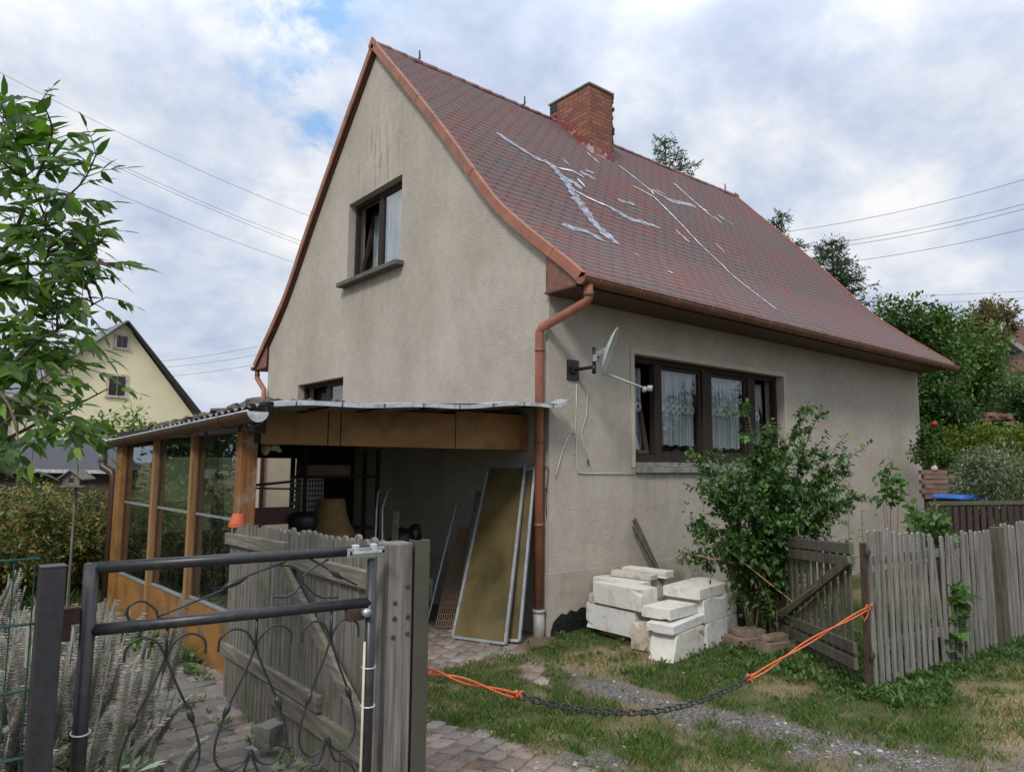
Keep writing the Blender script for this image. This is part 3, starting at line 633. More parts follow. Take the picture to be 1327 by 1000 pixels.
# verge trim in lapped lengths
for xe, sg in ((X0, -1), (X1, 1)):
    for side in (1, -1):
        s = 0; k = 0; b = MB()
        while s < ARC-.02:
            e = min(s+1.0, ARC+.01); ss = np.linspace(s-.015, e, 9); o_ = .004*(k % 2)
            for i in range(8):
                p, q = rp(max(ss[i], 0), side), rp(ss[i+1], side); pts_ = []
                for (y, z, a, c) in (p, q): pts_.append([(y+a*(.028+o_), z+c*(.028+o_)), (y-a*.082, z-c*.082)])
                t0, t1 = pts_; xa, xb = xe+sg*(.012+o_), xe-sg*.05
                b.face([(xa, *t0[0]), (xa, *t1[0]), (xa, *t1[1]), (xa, *t0[1])]); b.face([(xa, *t0[0]), (xa, *t1[0]), (xb, *t1[0]), (xb, *t0[0])])
                b.face([(xb, *t0[0]), (xb, *t1[0]), (xb, t1[0][0], t1[0][1]-.06), (xb, t0[0][0], t0[0][1]-.06)]); b.face([(xa, *t0[1]), (xa, *t1[1]), (xa-sg*.03, *t1[1]), (xa-sg*.03, *t0[1])])
            for ee in (e,):
                y, z, a, c = rp(min(ee, ARC), side); b.face([(xe+sg*(.0125+o_), y+a*.04, z+c*.04), (xe+sg*(.0125+o_), y-a*.082, z-c*.082), (xe+sg*.003, y-a*.082, z-c*.082), (xe+sg*.003, y+a*.04, z+c*.04)])
            s += 1.0; k += 1
        b.build('verge_trim', 'verge', house)
for xe, sg in ((X0, -1), (X1, 1)):
    b = MB(); b.prism([(-.085, -.115), (0, -.02), (.085, -.115), (.115, -.02), (.02, .075), (0, .088), (-.02, .075), (-.115, -.02)], (xe+sg*.012, RY, 8.30), (0, 1, 0), (0, 0, 1), (sg, 0, 0), .008); b.build('apex_cap', 'verge', house)
# ridge cap
b = MB()
for k in range(34):
    x = X0+.15+k*.29; b.tube([(x-.16, RY, 8.285-.03*math.sin(PI*(x-X0)/(X1-X0))), (x+.16, RY, 8.288-.03*math.sin(PI*(x-X0)/(X1-X0)))], [.05, .055], 8)
b.build('ridge_cap', 'shingle', house, True)
# eaves box, gutter and downpipe
for side in (1, -1):
    f = (lambda y: y) if side > 0 else (lambda y: 2*RY-y)
    b = MB(); b.box((L_/2, f(-.235), 3.56), (L_+.14, .47, .022)); b.box((L_/2, f(-.478), 3.615), (L_+.16, .022, .13)); b.build('soffit', 'soffit', house)
    for xx in (-.052, L_+.03): b = MB(); b.prism([(0, 3.55), (f(-.47)-f(0), 3.55), (f(-.47)-f(0), 3.68), (0, 4.02)], (xx, f(0), 0), (0, 1, 0), (0, 0, 1), (1, 0, 0), .022); b.build('eave_end_board', 'copper', house)
    g = MB(); yc, zc = f(-.585), 3.615; n = 10; xs = np.linspace(X0-.03, X1+.04, 60)
    ring = lambda r: [(yc+r*math.cos(a), zc+r*math.sin(a)) for a in np.linspace(PI, 2*PI, n)]
    for i in range(len(xs)-1):
        for r, fl in ((.072, 0), (.068, 1)):
            R_ = ring(r); dz0 = .002*math.sin(xs[i]*3); dz1 = .002*math.sin(xs[i+1]*3)
            for k in range(n-1): g.face([(xs[i], R_[k][0], R_[k][1]+dz0), (xs[i+1], R_[k][0], R_[k][1]+dz1), (xs[i+1], R_[k+1][0], R_[k+1][1]+dz1), (xs[i], R_[k+1][0], R_[k+1][1]+dz0)])
    g.tube([(x, f(-.585-.072), zc+.003) for x in xs], .009, 6)
    for xx in (X0-.03, X1+.04): R_ = ring(.071); g.face([(xx, *q) for q in R_])
    gut = g.build('gutter', 'copper', house, True)
    for k in range(16):
        x = X0+.18+k*.64; bb = MB(); bb.tube([(x, yc+.076*math.cos(a), zc+.076*math.sin(a)) for a in np.linspace(PI, 2*PI, 12)], .006, 6); bb.build('bracket', 'copper', gut, True)
    b = MB(); xo = -.085
    if side > 0: pth = [(.0, -.585, 3.56), (.0, -.585, 3.42), (-.01, -.57, 3.38), (-.085, .03, 3.19), (-.09, .055, 3.14), (-.09, .055, .24)]
    else: pth = [(-.0, f(-.585), 3.56), (-.0, f(-.585), 3.44), (-.01, f(-.56), 3.40), (-.085, f(.05), 3.12), (-.09, f(.07), 3.06), (-.09, f(.07), .1)]
    b.tube(pth, .047, 14); dpn = b.build('downpipe', 'verge', house, True)
    for z in (2.95, 1.98, 1.12) if side > 0 else (2.5,):
        b = MB(); b.tube([(-.09, pth[-1][1], z-.018), (-.09, pth[-1][1], z+.018)], .052, 14); b.tube([(-.09, pth[-1][1]+.0, z), (0, pth[-1][1]+.02, z)], .006, 6); b.build('pipe_clip', 'copper', dpn, True)
    b = MB(); b.tube([(0, pth[0][1], 3.49), (0, pth[0][1], 3.43)], .051, 14); b.build('pipe_collar', 'copper', dpn, True)
b = MB(); b.tube([(-.09, .05, .27), (-.09, .05, .24)], .066, 16); b.tube([(-.09, .05, .245), (-.085, .045, -.1)], .058, 16); b.build('standpipe', 'grey_pipe', house, True)
# chimney
ch = MB(); ch.box((4.165, 3.66, 7.75), (.63, 1.06, 1.82)); chim = ch.build('chimney', 'chimney', house, bevel=.006)
b = MB(); b.box((4.165, 3.66, 8.675), (.68, 1.11, .035)); b.build('chimney_cap', 'concrete', chim, bevel=.005)
b = MB(); b.box((4.165, 3.66, 8.70), (.46, .85, .03)); b.build('flue_opening', 'black', chim)
def strip_profile(b, x, y0, y1, h, th=.012, n=8):
    for i in range(n):
        ya, yb = y0+(y1-y0)*i/n, y0+(y1-y0)*(i+1)/n; za, zb = under(ya, 0), under(yb, 0)
        h1, h2 = h*random.uniform(.8, 1.15), h*random.uniform(.8, 1.15)
        b.face([(x, ya, za-.02), (x, yb, zb-.02), (x, yb, zb+h2), (x, ya, za+h1)])
    return b
b = MB(); strip_profile(b, 3.845, 3.12, 4.01, .16); strip_profile(b, 4.485, 3.12, 4.01, .16); z0 = under(3.12, 0)
b.face([(3.845, 3.124, z0-.04), (4.485, 3.124, z0-.04), (4.485, 3.124, z0+.17), (3.845, 3.124, z0+.13)])
fl = M('peeling_red_flashing', (.26, .035, .03), (.15, .03, .028), .6, 9, stain=((.55, .5, .47), 5)); b.build('flashing', fl, chim)
# soot-black weathered edge bricks
b = MB(); rr = random.Random(5)
for k in range(17):
    z = 7.35+k*.078
    if z > 8.62: break
    if rr.random() < .85: b.box((4.475, 3.17+rr.uniform(-.02, .02), z), (.03, rr.uniform(.09, .14), .066))
    if k > 8 and rr.random() < .7: b.box((3.848, 4.08, z), (.02, .2, .066))
b.build('sooty_brick', 'black', chim, bevel=.004)
# roof hooks
for x in (.68, 2.96, 7.22, 9.33):
    b = MB(); b.tube([(x-.03, RY-.1, 8.2), (x-.02, RY-.04, 8.27), (x+.05, RY-.02, 8.30), (x+.10, RY, 8.38), (x+.09, RY, 8.50)], [.022, .022, .022, .018, .012], 6); b.build('ridge_hook', 'rust', house, True)
# sealant smears and strips on the near slope, as real thin layers
marks = {'greyA1': [[1.18, 2.25], [1.39, 2.55], [1.6, 2.77], [1.94, 2.80]], 'greyB1': [[1.94, 2.77], [1.94, 3.35], [1.77, 4.32], [1.78, 5.01]], 'greyB2': [[1.88, 3.13], [2.17, 3.25], [2.17, 3.41]], 'greyC': [[.86, 4.89], [1.36, 4.81], [1.52, 5.04]], 'greyD': [[2.57, 3.7], [2.9, 3.88], [3.64, 3.87]], 'greyE': [[4.88, 2.12], [5.19, 2.4], [6.12, 2.16]], 'greyF': [[6.85, 2.18], [7.17, 2.39]], 'greyG': [[2.6, 2.7], [2.95, 2.75]], 'greyH': [[3.1, 3.3], [3.5, 3.25]],
 'w1': [[2.08, 2.85], [2.43, 2.76], [2.61, 2.88]], 'w2': [[2.47, 2.39], [2.51, 2.54]], 'w3': [[2.36, 3.02], [2.35, 3.27]], 'w4': [[1.97, 3.51], [2.18, 3.64], [2.36, 3.68], [2.57, 3.7]], 'w6': [[2.87, 2.52], [3.09, 2.5]], 'w7': [[3.66, 1.44], [3.73, 1.78]], 'w8': [[4.5, 1.43], [4.67, 1.84], [4.81, 2.21], [4.73, 2.37]], 'w9': [[4.16, 2.35], [4.63, 2.5], [4.6, 3.28]], 'w10': [[4.6, 3.28], [4.57, 3.94], [4.66, 4.51], [4.54, 5.34], [4.33, 6.01]], 'w11': [[6.41, 1.13], [6.38, 1.87], [6.41, 2.5]], 'w12': [[6.54, 2.37], [6.56, 2.6]], 'w13': [[4.18, 3.69], [4.24, 4.04]], 'w14': [[5.28, 3.7], [5.32, 3.96]], 'w16': [[5.1, 2.04], [5.24, 2.14]], 'w17': [[6.32, 2.07], [6.52, 2.21]], 'w19': [[1.94, 5.2], [1.99, 5.25]], 'w20': [[2.27, 5.57], [2.28, 5.66]]}
for nm, pl_ in marks.items():
    grey = nm.startswith('grey'); wd = .068 if grey else .023; P = []
    if nm in ('greyB1',): wd = .10
    if nm == 'w10': wd = .016
    for (a, c) in zip(pl_[:-1], pl_[1:]):
        m = max(2, int(math.dist(a, c)/.06))
        for i in range(m): t = i/m; P.append((a[0]+(c[0]-a[0])*t, a[1]+(c[1]-a[1])*t))
    P.append(tuple(pl_[-1])); b = MB(); rr = random.Random(nm); rows = []
    for i, p in enumerate(P):
        q = P[min(i+1, len(P)-1)]; p0 = P[max(i-1, 0)]; dx, ds = q[0]-p0[0], q[1]-p0[1]; l = math.hypot(dx, ds) or 1; nx_, ns = -ds/l, dx/l
        ww = wd*rr.uniform(.5, 1.35)*(1 if 0 < i < len(P)-1 else .4); jx = rr.uniform(-.012, .012)*(1.6 if grey else 1); row = []
        for e in (-1, 1):
            x = p[0]+jx+nx_*ww*e; s = p[1]+ns*ww*e; y, z, a, c = rp(s); sg = .012*math.sin(x*1.9+s*1.1)*math.sin(s*.9)+.008*math.sin(x*5.1+s*2.3)-.03*math.sin(PI*(x-X0)/(X1-X0))*math.exp(-s)
            o_ = .018+sg*.6; row.append((x, y+a*o_, z+c*o_))
        rows.append(row)
    for r0, r1 in zip(rows[:-1], rows[1:]): b.face([r0[0], r0[1], r1[1], r1[0]])
    o = b.build('sealant_smear' if grey else 'sealant_strip', 'smear' if grey else 'white_tape', roof)
# windows ------------------------------------------------------------
def pane_x(b, x0, x1, z0, z1, y, fw, dpt):      # frame ring in an xz plane
    b.box(((x0+x1)/2, y, z0+fw/2), (x1-x0, dpt, fw)); b.box(((x0+x1)/2, y, z1-fw/2), (x1-x0, dpt, fw))
    b.box((x0+fw/2, y, (z0+z1)/2), (fw, dpt, z1-z0-2*fw)); b.box((x1-fw/2, y, (z0+z1)/2), (fw, dpt, z1-z0-2*fw)); return b
def curtain(name, a, b_, z0, z1, parent, amp=.018, freq=70):   # hanging from a to b (xy points)
    a, b_ = np.array(a), np.array(b_); L = np.linalg.norm(b_-a); n = int(L*110); t = np.linspace(0, 1, n); d = (b_-a)/L; nn = np.array([-d[1], d[0]])
    off = amp*np.sin(t*L*freq+1.5*np.sin(t*9))+.006*np.sin(t*L*210); V = []
    for z in (z1, (z0+z1)/2, z0):
        k = {z1: .6, z0: 1.25}.get(z, 1); pz = a+t[:, None]*(b_-a)+(off*k)[:, None]*nn; V += [(p[0], p[1], z+(.01*math.sin(i*.3) if z == z0 else 0)) for i, p in enumerate(pz)]
    idx = np.arange(3*n).reshape(3, n); Fq = np.stack([idx[:-1, :-1], idx[:-1, 1:], idx[1:, 1:], idx[1:, :-1]], -1).reshape(-1, 4)
    return npmesh(name, V, Fq, 'curtain', parent, smooth=True)
x0, x1, z0, z1 = SW
win = MB(); yf = .15
win.box(((x0+x1)/2, yf, z1-.035), (x1-x0, .09, .07)); win.box(((x0+x1)/2, yf, z0+.085), (x1-x0, .10, .13))
for a, c in ((x0, x0+.06), (1.87, 2.0), (2.86, 3.06), (3.94, 4.12), (x1-.06, x1)): win.box(((a+c)/2, yf+.001, (z0+z1)/2+.04), (c-a, .088, z1-z0-.22))
sw = win.build('window', 'frame', house, bevel=.006, label='wide four part window with net curtains and tilted end sashes')
b = MB(); b.box(((x0+x1)/2, .085, z0+.03), (x1-x0-.02, .14, .055)); b.box(((x0+x1)/2, -.005, z0-.035), (x1-x0+.01, .09, .065)); b.build('window_sill', 'concrete', sw, bevel=.006)
b = MB()
for c, d in ((((x0+x1)/2, -.008, z1+.0325), (x1-x0+.13, .014, .065)), ((x0-.0325, -.008, (z0+z1)/2), (.065, .014, z1-z0)), ((x1+.0325, -.008, (z0+z1)/2), (.065, .014, z1-z0))): b.box(c, d)
b.build('window_surround', M('smooth_render', (.48, .43, .35), (.42, .375, .30), .9, 5), sw)
b = MB()
for a, c in ((2.0, 2.86), (3.06, 3.94)): pane_x(b, a+.002, c-.002, z0+.15, z1-.072, yf+.012, .045, .05)
b.build('sash', 'frame', sw, bevel=.004)
for a, c in ((2.0, 2.86), (3.06, 3.94)): g = MB(); g.box(((a+c)/2, yf+.01, (z0+z1)/2+.04), (c-a-.09, .005, z1-z0-.30)); g.build('pane', 'glass', sw)
for a, c in ((x0+.06, 1.87), (4.12, x1-.06)):
    hb = z0+.155; H = z1-.075-hb; tlt = math.radians(11); g = MB(); R = Matrix.Rotation(-tlt, 3, 'X')
    g2 = MB(); cc = Vector(((a+c)/2, yf+.06, hb))
    for lc, d in (((0, 0, .025), (c-a-.02, .045, .05)), ((0, 0, H-.025), (c-a-.02, .045, .05)), ((-(c-a)/2+.035, 0, H/2), (.05, .045, H-.1)), (((c-a)/2-.035, 0, H/2), (.05, .045, H-.1))): g2.box(cc+R @ Vector(lc), d, R)
    ts = g2.build('tilted_sash', 'sash_worn' if a < 2 else 'frame', sw, bevel=.004); g.box(cc+R @ Vector((0, 0, H/2)), (c-a-.12, .005, H-.1), R); g.build('pane', 'glass', ts)
for a, c, zz in ((x0+.05, 1.9, 1.95), (2.0, 2.86, 2.0), (3.06, 3.94, 1.98), (4.1, 4.66, 2.0)):
    cu = curtain('curtain', (a+.02, .33 if c < 1.95 or a > 4 else .24), (c-.02, .33 if c < 1.95 or a > 4 else .24), zz, z1-.1, sw)
    b = MB(); k = 0; xx = a+.12
    while xx < c-.08:
        for rr_ in (.055, .032): b.tube([(xx+rr_*math.cos(t), .208 if 1.95 < a < 3.5 else .30, 2.47+rr_*math.sin(t)) for t in np.linspace(0, 2*PI, 16)], .006, 5, False)
        xx += .125
    b.build('lace_trim', 'lace', cu)
# gable window (in the x = 0 wall)
def gable_window(y0, y1, z0, z1, split, glass, label, blinds=False):
    b = MB(); xf = .16; fw = .06
    b.box((xf, (y0+y1)/2, z1-fw/2), (.08, y1-y0, fw)); b.box((xf, (y0+y1)/2, z0+fw/2), (.08, y1-y0, fw))
    for a, c in ((y0, y0+fw), (y1-fw, y1), (split-.05, split+.05)): b.box((xf+.001, (a+c)/2, (z0+z1)/2), (.078, c-a, z1-z0-2*fw))
    w_ = b.build('window', 'frame', house, bevel=.005, label=label)
    ya, yb = y0+fw, split-.05; s_ = MB(); fw2 = .04
    for c, d in (((xf-.01, (ya+yb)/2, z0+fw+.02), (.05, yb-ya, fw2)), ((xf-.01, (ya+yb)/2, z1-fw-.02), (.05, yb-ya, fw2)), ((xf-.01, ya+.02, (z0+z1)/2), (.05, fw2, z1-z0-2*fw-2*fw2)), ((xf-.01, yb-.02, (z0+z1)/2), (.05, fw2, z1-z0-2*fw-2*fw2))): s_.box(c, d)
    s_.build('sash', 'frame', w_, bevel=.004); g = MB(); g.box((xf-.01, (ya+yb)/2, (z0+z1)/2), (.005, yb-ya-.06, z1-z0-.17)); g.build('pane', glass, w_)
    ya, yb = split+.05, y1-fw; H = z1-z0-2*fw; R = Matrix.Rotation(math.radians(10), 3, 'Y'); cc = Vector((xf+.05, (ya+yb)/2, z0+fw)); g = MB(); s_ = MB()
    for lc, d in (((0, 0, .025), (.045, yb-ya, .05)), ((0, 0, H-.025), (.045, yb-ya, .05)), ((0, -(yb-ya)/2+.025, H/2), (.045, .05, H-.1)), ((0, (yb-ya)/2-.025, H/2), (.045, .05, H-.1))): s_.box(cc+R @ Vector(lc), d, R)
    ts = s_.build('tilted_sash', 'frame', w_, bevel=.004); g.box(cc+R @ Vector((0, 0, H/2)), (.005, yb-ya-.08, H-.08), R); g.build('pane', 'glass', ts)
    return w_
gw = gable_window(*GW, 3.98, 'glass_hi', 'upper gable window, right pane mirroring the sky, left sash tilted')
b = MB(); b.box((-.045, (GW[0]+GW[1])/2-.0, GW[2]-.035), (.19, GW[1]-GW[0]+.20, .07)); b.box((.06, (GW[0]+GW[1])/2, GW[2]+.008), (.12, GW[1]-GW[0]-.01, .03)); b.build('window_sill', 'sill_dark', gw, bevel=.008)
curtain('curtain', (.215, GW[0]+.05), (.215, 3.95), GW[2]+.08, GW[3]-.08, gw, .010, 55)
curtain('curtain', (.42, 4.0), (.42, 4.75), GW[2]+.05, GW[3]-.1, gw, .012, 55)
lw = gable_window(*LW, 5.62, 'glass', 'lower gable window half hidden by the veranda roof')
b = MB()
for k in range(26): b.box((.25, 5.18, 2.1+k*.038), (.03, .70, .004), Matrix.Rotation(.5, 3, 'Y'))
b.build('blind', 'white_cable', lw)
curtain('curtain', (.4, 5.7), (.4, 6.5), 2.1, 3.05, lw)
# white cable on the side wall
def cable_on_wall(pp, nm='wall_cable', r=.0055): b = MB(); b.tube(pp, r, 6); return b.build(nm, 'white_cable', house, True)
cable_on_wall([(.395, -.012, 2.62), (.39, -.012, 2.35), (.37, -.014, 2.10), (.39, -.012, 2.02), (.40, -.012, 1.70), (.42, -.012, 1.655), (.6, -.012, 1.65), (1.0, -.013, 1.648), (1.34, -.012, 1.64)])
cable_on_wall([(.37, -.012, 2.08), (.31, -.02, 2.10), (.24, -.03, 2.03), (.17, -.02, 1.88), (.10, -.02, 1.68), (.08, -.012, 1.60)])
cable_on_wall([(.44, -.02, 2.68), (.55, -.03, 2.55), (.53, -.03, 2.3), (.46, -.02, 2.1), (.50, -.02, 1.95), (.56, -.02, 1.80)], r=.004)
b = MB(); b.tube([(.56, -.02, 1.80), (.575, -.02, 1.74)], .009, 6); b.build('cable_plug', 'black', house)
b = MB(); b.tube([(-.02, .02+.13*math.cos(a)*.6-.02, 1.60+.12*math.sin(a)) for a in np.linspace(-1.6, 1.8, 14)]+[(-.015, .03, 1.4), (-.015, .02, 1.2)], .004, 5); b.build('wall_cable', 'cable', house)
# porch wall beyond the veranda
b = MB(); b.box((-.40, 6.2, 1.05), (.72, .12, 2.1)); b.build('porch_wall', 'beige', house)
b = MB(); b.box((-.74, 6.13, 1.0), (.05, .06, 2.0)); b.build('porch_frame', 'redwood', house)

# satellite dish on the wall
A = empty('satellite_dish', (.34, -.01, 2.77), 'small pale satellite dish on a black bracket beside the wide window', 'satellite dish')
b = MB(); b.box((.34, -.012, 2.77), (.17, .022, .22)); b.box((.34, -.04, 2.77), (.08, .05, .08)); b.build('wall_plate', 'black', A, bevel=.004)
b = MB(); b.tube([(.34, -.05, 2.77), (.33, -.30, 2.77), (.33, -.34, 2.78), (.33, -.34, 2.98)], .019, 10); b.tube([(.33, -.34, 2.70), (.33, -.34, 2.80)], .022, 10); b.build('bracket_arm', 'black', A, True)
dc = Vector((.30, -.60, 2.90)); dn = (RT*.93-UP*.30-FW*.22).normalized(); R = dn.to_track_quat('Z', 'Y').to_matrix()
b = MB(); n = 28; prf = [(0.001, -.045), (.09, -.040), (.17, -.026), (.235, -.005), (.262, .006), (.266, .002), (.238, -.012), (.17, -.034), (.09, -.048), (.001, -.053)]; b.lathe(dc, prf, n, R); b.build('reflector', 'dish', A, True)
b = MB(); b.box(Vector((.33, -.37, 2.86)), (.05, .06, .07)); b.bar((.33, -.38, 2.90), dc-dn*.045, .03, .06); b.build('dish_mount', 'alu', A, bevel=.005)
lnb = dc+dn*.42-UP*.27; st_ = dc-UP*.24-dn*.01; b = MB(); b.tube([st_-dn*.05, st_, lnb], .011, 8); b.build('feed_arm', 'alu', A, True)
b = MB(); b.tube([lnb+UP*.05, lnb-UP*.01], .028, 10); b.tube([lnb+UP*.02-dn*.035, lnb-UP*.04-dn*.07], [.03, .018], 10); b.build('feed_horn', 'grey_pipe', A, True)

# ------------------------------------------------------------------ veranda against the gable
VR = empty('veranda', (-3.0, .35, 0), 'low lean-to veranda with ochre boards and tall dirty glass panes against the gable', 'veranda')
OX = lambda y: -3.0-(y-.35)*.045
RZ = lambda x, y: 2.165+(x+3.1)*.060-(y+.25)*.030
def vp(nm, b, m, par=VR, **k): return b.build(nm, m, par, **k)
for (y, wd, m) in ((.43, .15, 'varnish'), (1.58, .075, 'ochre_pale'), (2.76, .075, 'ochre_pale'), (4.13, .28, 'ochre')):
    b = MB(); b.box((OX(y), y, 1.0), (.13, wd, 2.0 if y < 1 else 1.97)); vp('post', b, m, bevel=.006)
gaps = [(.505, 1.5425), (1.6175, 2.7225), (2.7975, 3.99)]
for i, (a, c) in enumerate(gaps):
    ym = (a+c)/2; L = c-a; Rz = Matrix.Rotation(math.atan(.045), 3, 'Z'); zt = .50-.03*i
    b = MB(); b.box((OX(ym)-.005, ym, zt/2-.04), (.03, L+.12, zt+.05), Rz); vp('lower_panel', b, 'ochre', bevel=.003)
    b = MB(); b.box((OX(ym)-.005, ym, zt+.005), (.045, L, .020), Rz); vp('bottom_rail', b, 'dull_alu')
    top = 2.0-.02*i
    for (p, q) in ((zt+.025, 1.25), (1.28, top)):
        g = MB(); g.box((OX(ym)-.004*random.random(), ym, (p+q)/2), (.005, L-.004, q-p), Rz); vp('pane', g, 'glass_ver')
    b = MB(); b.box((OX(ym)-.003, ym, 1.265), (.022, L, .020), Rz); vp('glazing_bar', b, 'dull_alu')
    for yy in (a+.014, c-.014): b = MB(); b.box((OX(yy), yy, (zt+top)/2), (.03, .026, top-zt)); vp('frame_strip', b, 'gutter_dk')
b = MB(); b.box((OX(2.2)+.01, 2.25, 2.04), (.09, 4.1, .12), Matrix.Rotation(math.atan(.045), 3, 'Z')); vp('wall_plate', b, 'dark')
# front beam of three ochre boards
for a, c in ((-2.93, -2.345), (-2.335, -2.225), (-2.215, -.98), (-.97, -.03)):
    zb = lambda x: 1.915-.0*x; h0 = .27+(a+2.93)*.03
    b = MB(); b.box(((a+c)/2, .33, 1.895+(h0+.05)/2), (c-a, .025, h0+.05)); vp('beam_board', b, 'ochre', bevel=.003)
b = MB(); b.box((-1.5, .37, 1.98), (2.95, .05, .16)); vp('beam', b, 'dark')
# roof: corrugated sheet
nx_, ny_ = 60, 110; xs = np.linspace(-3.16, -.0, nx_); yv = np.linspace(-.24, 4.75, ny_); Vt = []
for y in yv:
    for x in xs: Vt.append((x, y, RZ(x, y)+.018*math.sin(y*2*PI/.16)+.02))
Vt += [(v[0], v[1], v[2]-.006) for v in Vt]; idx = np.arange(nx_*ny_).reshape(ny_, nx_); F1 = np.stack([idx[:-1, :-1], idx[:-1, 1:], idx[1:, 1:], idx[1:, :-1]], -1).reshape(-1, 4)
npmesh('roof_sheet', Vt, np.concatenate([F1, F1[:, ::-1]+nx_*ny_]), 'corr', VR, smooth=True)
b = MB()
for k in range(5): y = .50+k*.80; b.bar((-3.1, y, RZ(-3.1, y)-.06), (-.02, y, RZ(0, y)-.06), .06, .09)
b.bar((-3.05, 4.3, RZ(-3.1, 4.3)-.05), (-.02, 4.3, RZ(0, 4.3)-.05), .06, .1)
for k in range(5): x = -2.6+k*.55; b.bar((x, -.2, RZ(x, -.2)+.0), (x, 4.6, RZ(x, 4.6)-.005), .05, .025)
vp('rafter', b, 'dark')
# wavy white edge strip
P = []; n = 90
for i in range(n):
    t = i/(n-1); x = -3.06+t*3.12; z = RZ(x, -.25)+.024+.008*math.sin(t*19)+.010*math.sin(t*7.3+1)+(.03*sm((t-.93)/.07))-.018*math.exp(-((t-.93)/.05)**2); P.append((x, z))
b = MB(); yy0, yy1 = -.262, -.20
for (a, c) in zip(P[:-1], P[1:]):
    b.face([(a[0], yy0, a[1]), (c[0], yy0, c[1]), (c[0], yy0, c[1]-.036), (a[0], yy0, a[1]-.036)]); b.face([(a[0], yy0, a[1]), (c[0], yy0, c[1]), (c[0], yy1+.1, c[1]+.012), (a[0], yy1+.1, a[1]+.012)])
    b.face([(a[0], yy0, a[1]-.036), (c[0], yy0, c[1]-.036), (c[0], yy0+.02, c[1]-.036), (a[0], yy0+.02, a[1]-.036)])
es = vp('edge_strip', b, 'whitemetal')
b = MB()
for k in range(8): i = 5+k*11; b.box((P[i][0], yy0-.003, P[i][1]-.02), (.008, .006, .034))
b.build('strip_joint', 'gutter_dk', es)
# gutter along the low side
b = MB(); gp = lambda y: (-3.20-(y)*.02, y, 2.115-(y+.25)*.030); ysg = np.linspace(-.30, 4.95, 40); n = 12
for i in range(39):
    p, q = gp(ysg[i]), gp(ysg[i+1])
    for r in (.075, .071):
        for k in range(n-1):
            a0, a1 = PI+PI*k/(n-1), PI+PI*(k+1)/(n-1); f = lambda c, a: (c[0]+r*math.cos(a), c[1], c[2]+r*math.sin(a)); b.face([f(p, a0), f(q, a0), f(q, a1), f(p, a1)])
g = vp('gutter', b, 'gutter_dk', smooth=True)
b = MB(); b.tube([(gp(y)[0]-.073, y, gp(y)[2]+.003) for y in ysg], .008, 6); b.build('gutter_lip', 'whitemetal', g, True)
b = MB(); c = gp(-.30); R_ = [(c[0]+.078*math.cos(a), -.305, c[2]+.078*math.sin(a)) for a in np.linspace(PI, 2*PI, 14)]; b.prism([(q[0], q[2]) for q in R_], (0, -.312, 0), (1, 0, 0), (0, 0, 1), (0, 1, 0), .014); b.build('end_cap', 'whitemetal', g)
b = MB()
for y in (.35, 1.35, 2.3, 3.4, 4.5): c = gp(y); b.tube([(c[0]+.079*math.cos(a), y, c[2]+.079*math.sin(a)) for a in np.linspace(PI, 2*PI, 14)], .006, 6)
c = gp(-.22); b.tube([(c[0]+.10*math.cos(a), -.22, c[2]+.10*math.sin(a)) for a in np.linspace(PI+1.2, 2*PI+.5, 14)], .008, 6); b.build('gutter_bracket', 'gutter_dk', g, True)
c = gp(4.75); b = MB(); b.tube([(c[0], 4.75, c[2]-.05), (c[0], 4.75, c[2]-.24)], .055, 14); b.build('downpipe_neck', 'zinc', g, True)
b = MB(); b.tube([(c[0], 4.75, c[2]-.22), (c[0]+.01, 4.73, c[2]-.30), (c[0]+.09, 4.62, c[2]-.36), (c[0]+.11, 4.6, c[2]-.42), (c[0]+.11, 4.6, .02)], .05, 12); vp('downpipe', b, 'gutter_dk', smooth=True)
# moss and tile rubble on the low edge
b = MB(); rr = random.Random(2)
for k in range(330):
    y = rr.uniform(-.1, 4.9); x = -3.12+abs(rr.gauss(0, .18))+(.0 if rr.random() < .7 else rr.random()*.5); s = rr.uniform(.012, .04); b.blob((x, y, RZ(x, y)+.03+s*.4), (s*1.5, s*1.5, s), k, 6, .4)
for k in range(16):
    y = 1.2+k*.16+rr.uniform(-.04, .04); x = -3.0+rr.uniform(-.05, .15); b.box((x, y, RZ(x, y)+.06), (.2, .12, .02), Matrix.Rotation(rr.uniform(-.5, .5), 3, 'X') @ Matrix.Rotation(rr.uniform(-.4, .4), 3, 'Z'), .012)
o = vp('moss', b, 'moss'); o['kind'] = 'stuff'
b = MB(); b.box((-.45, 4.36, 1.1), (.9, .04, 2.2)); b.box((-1.5, 4.362, 1.98), (3.0, .04, .36)); b.box((-2.28, 4.358, .42), (1.62, .04, .84)); vp('back_boards_added_panel', b, 'dark')  # low rear panel is added to close the back and darken the inside

# things under the veranda
def thing1(nm, b, m, label, cat, group=None, **k): return tag(b.build(nm, m, None, **k), label, cat, group)
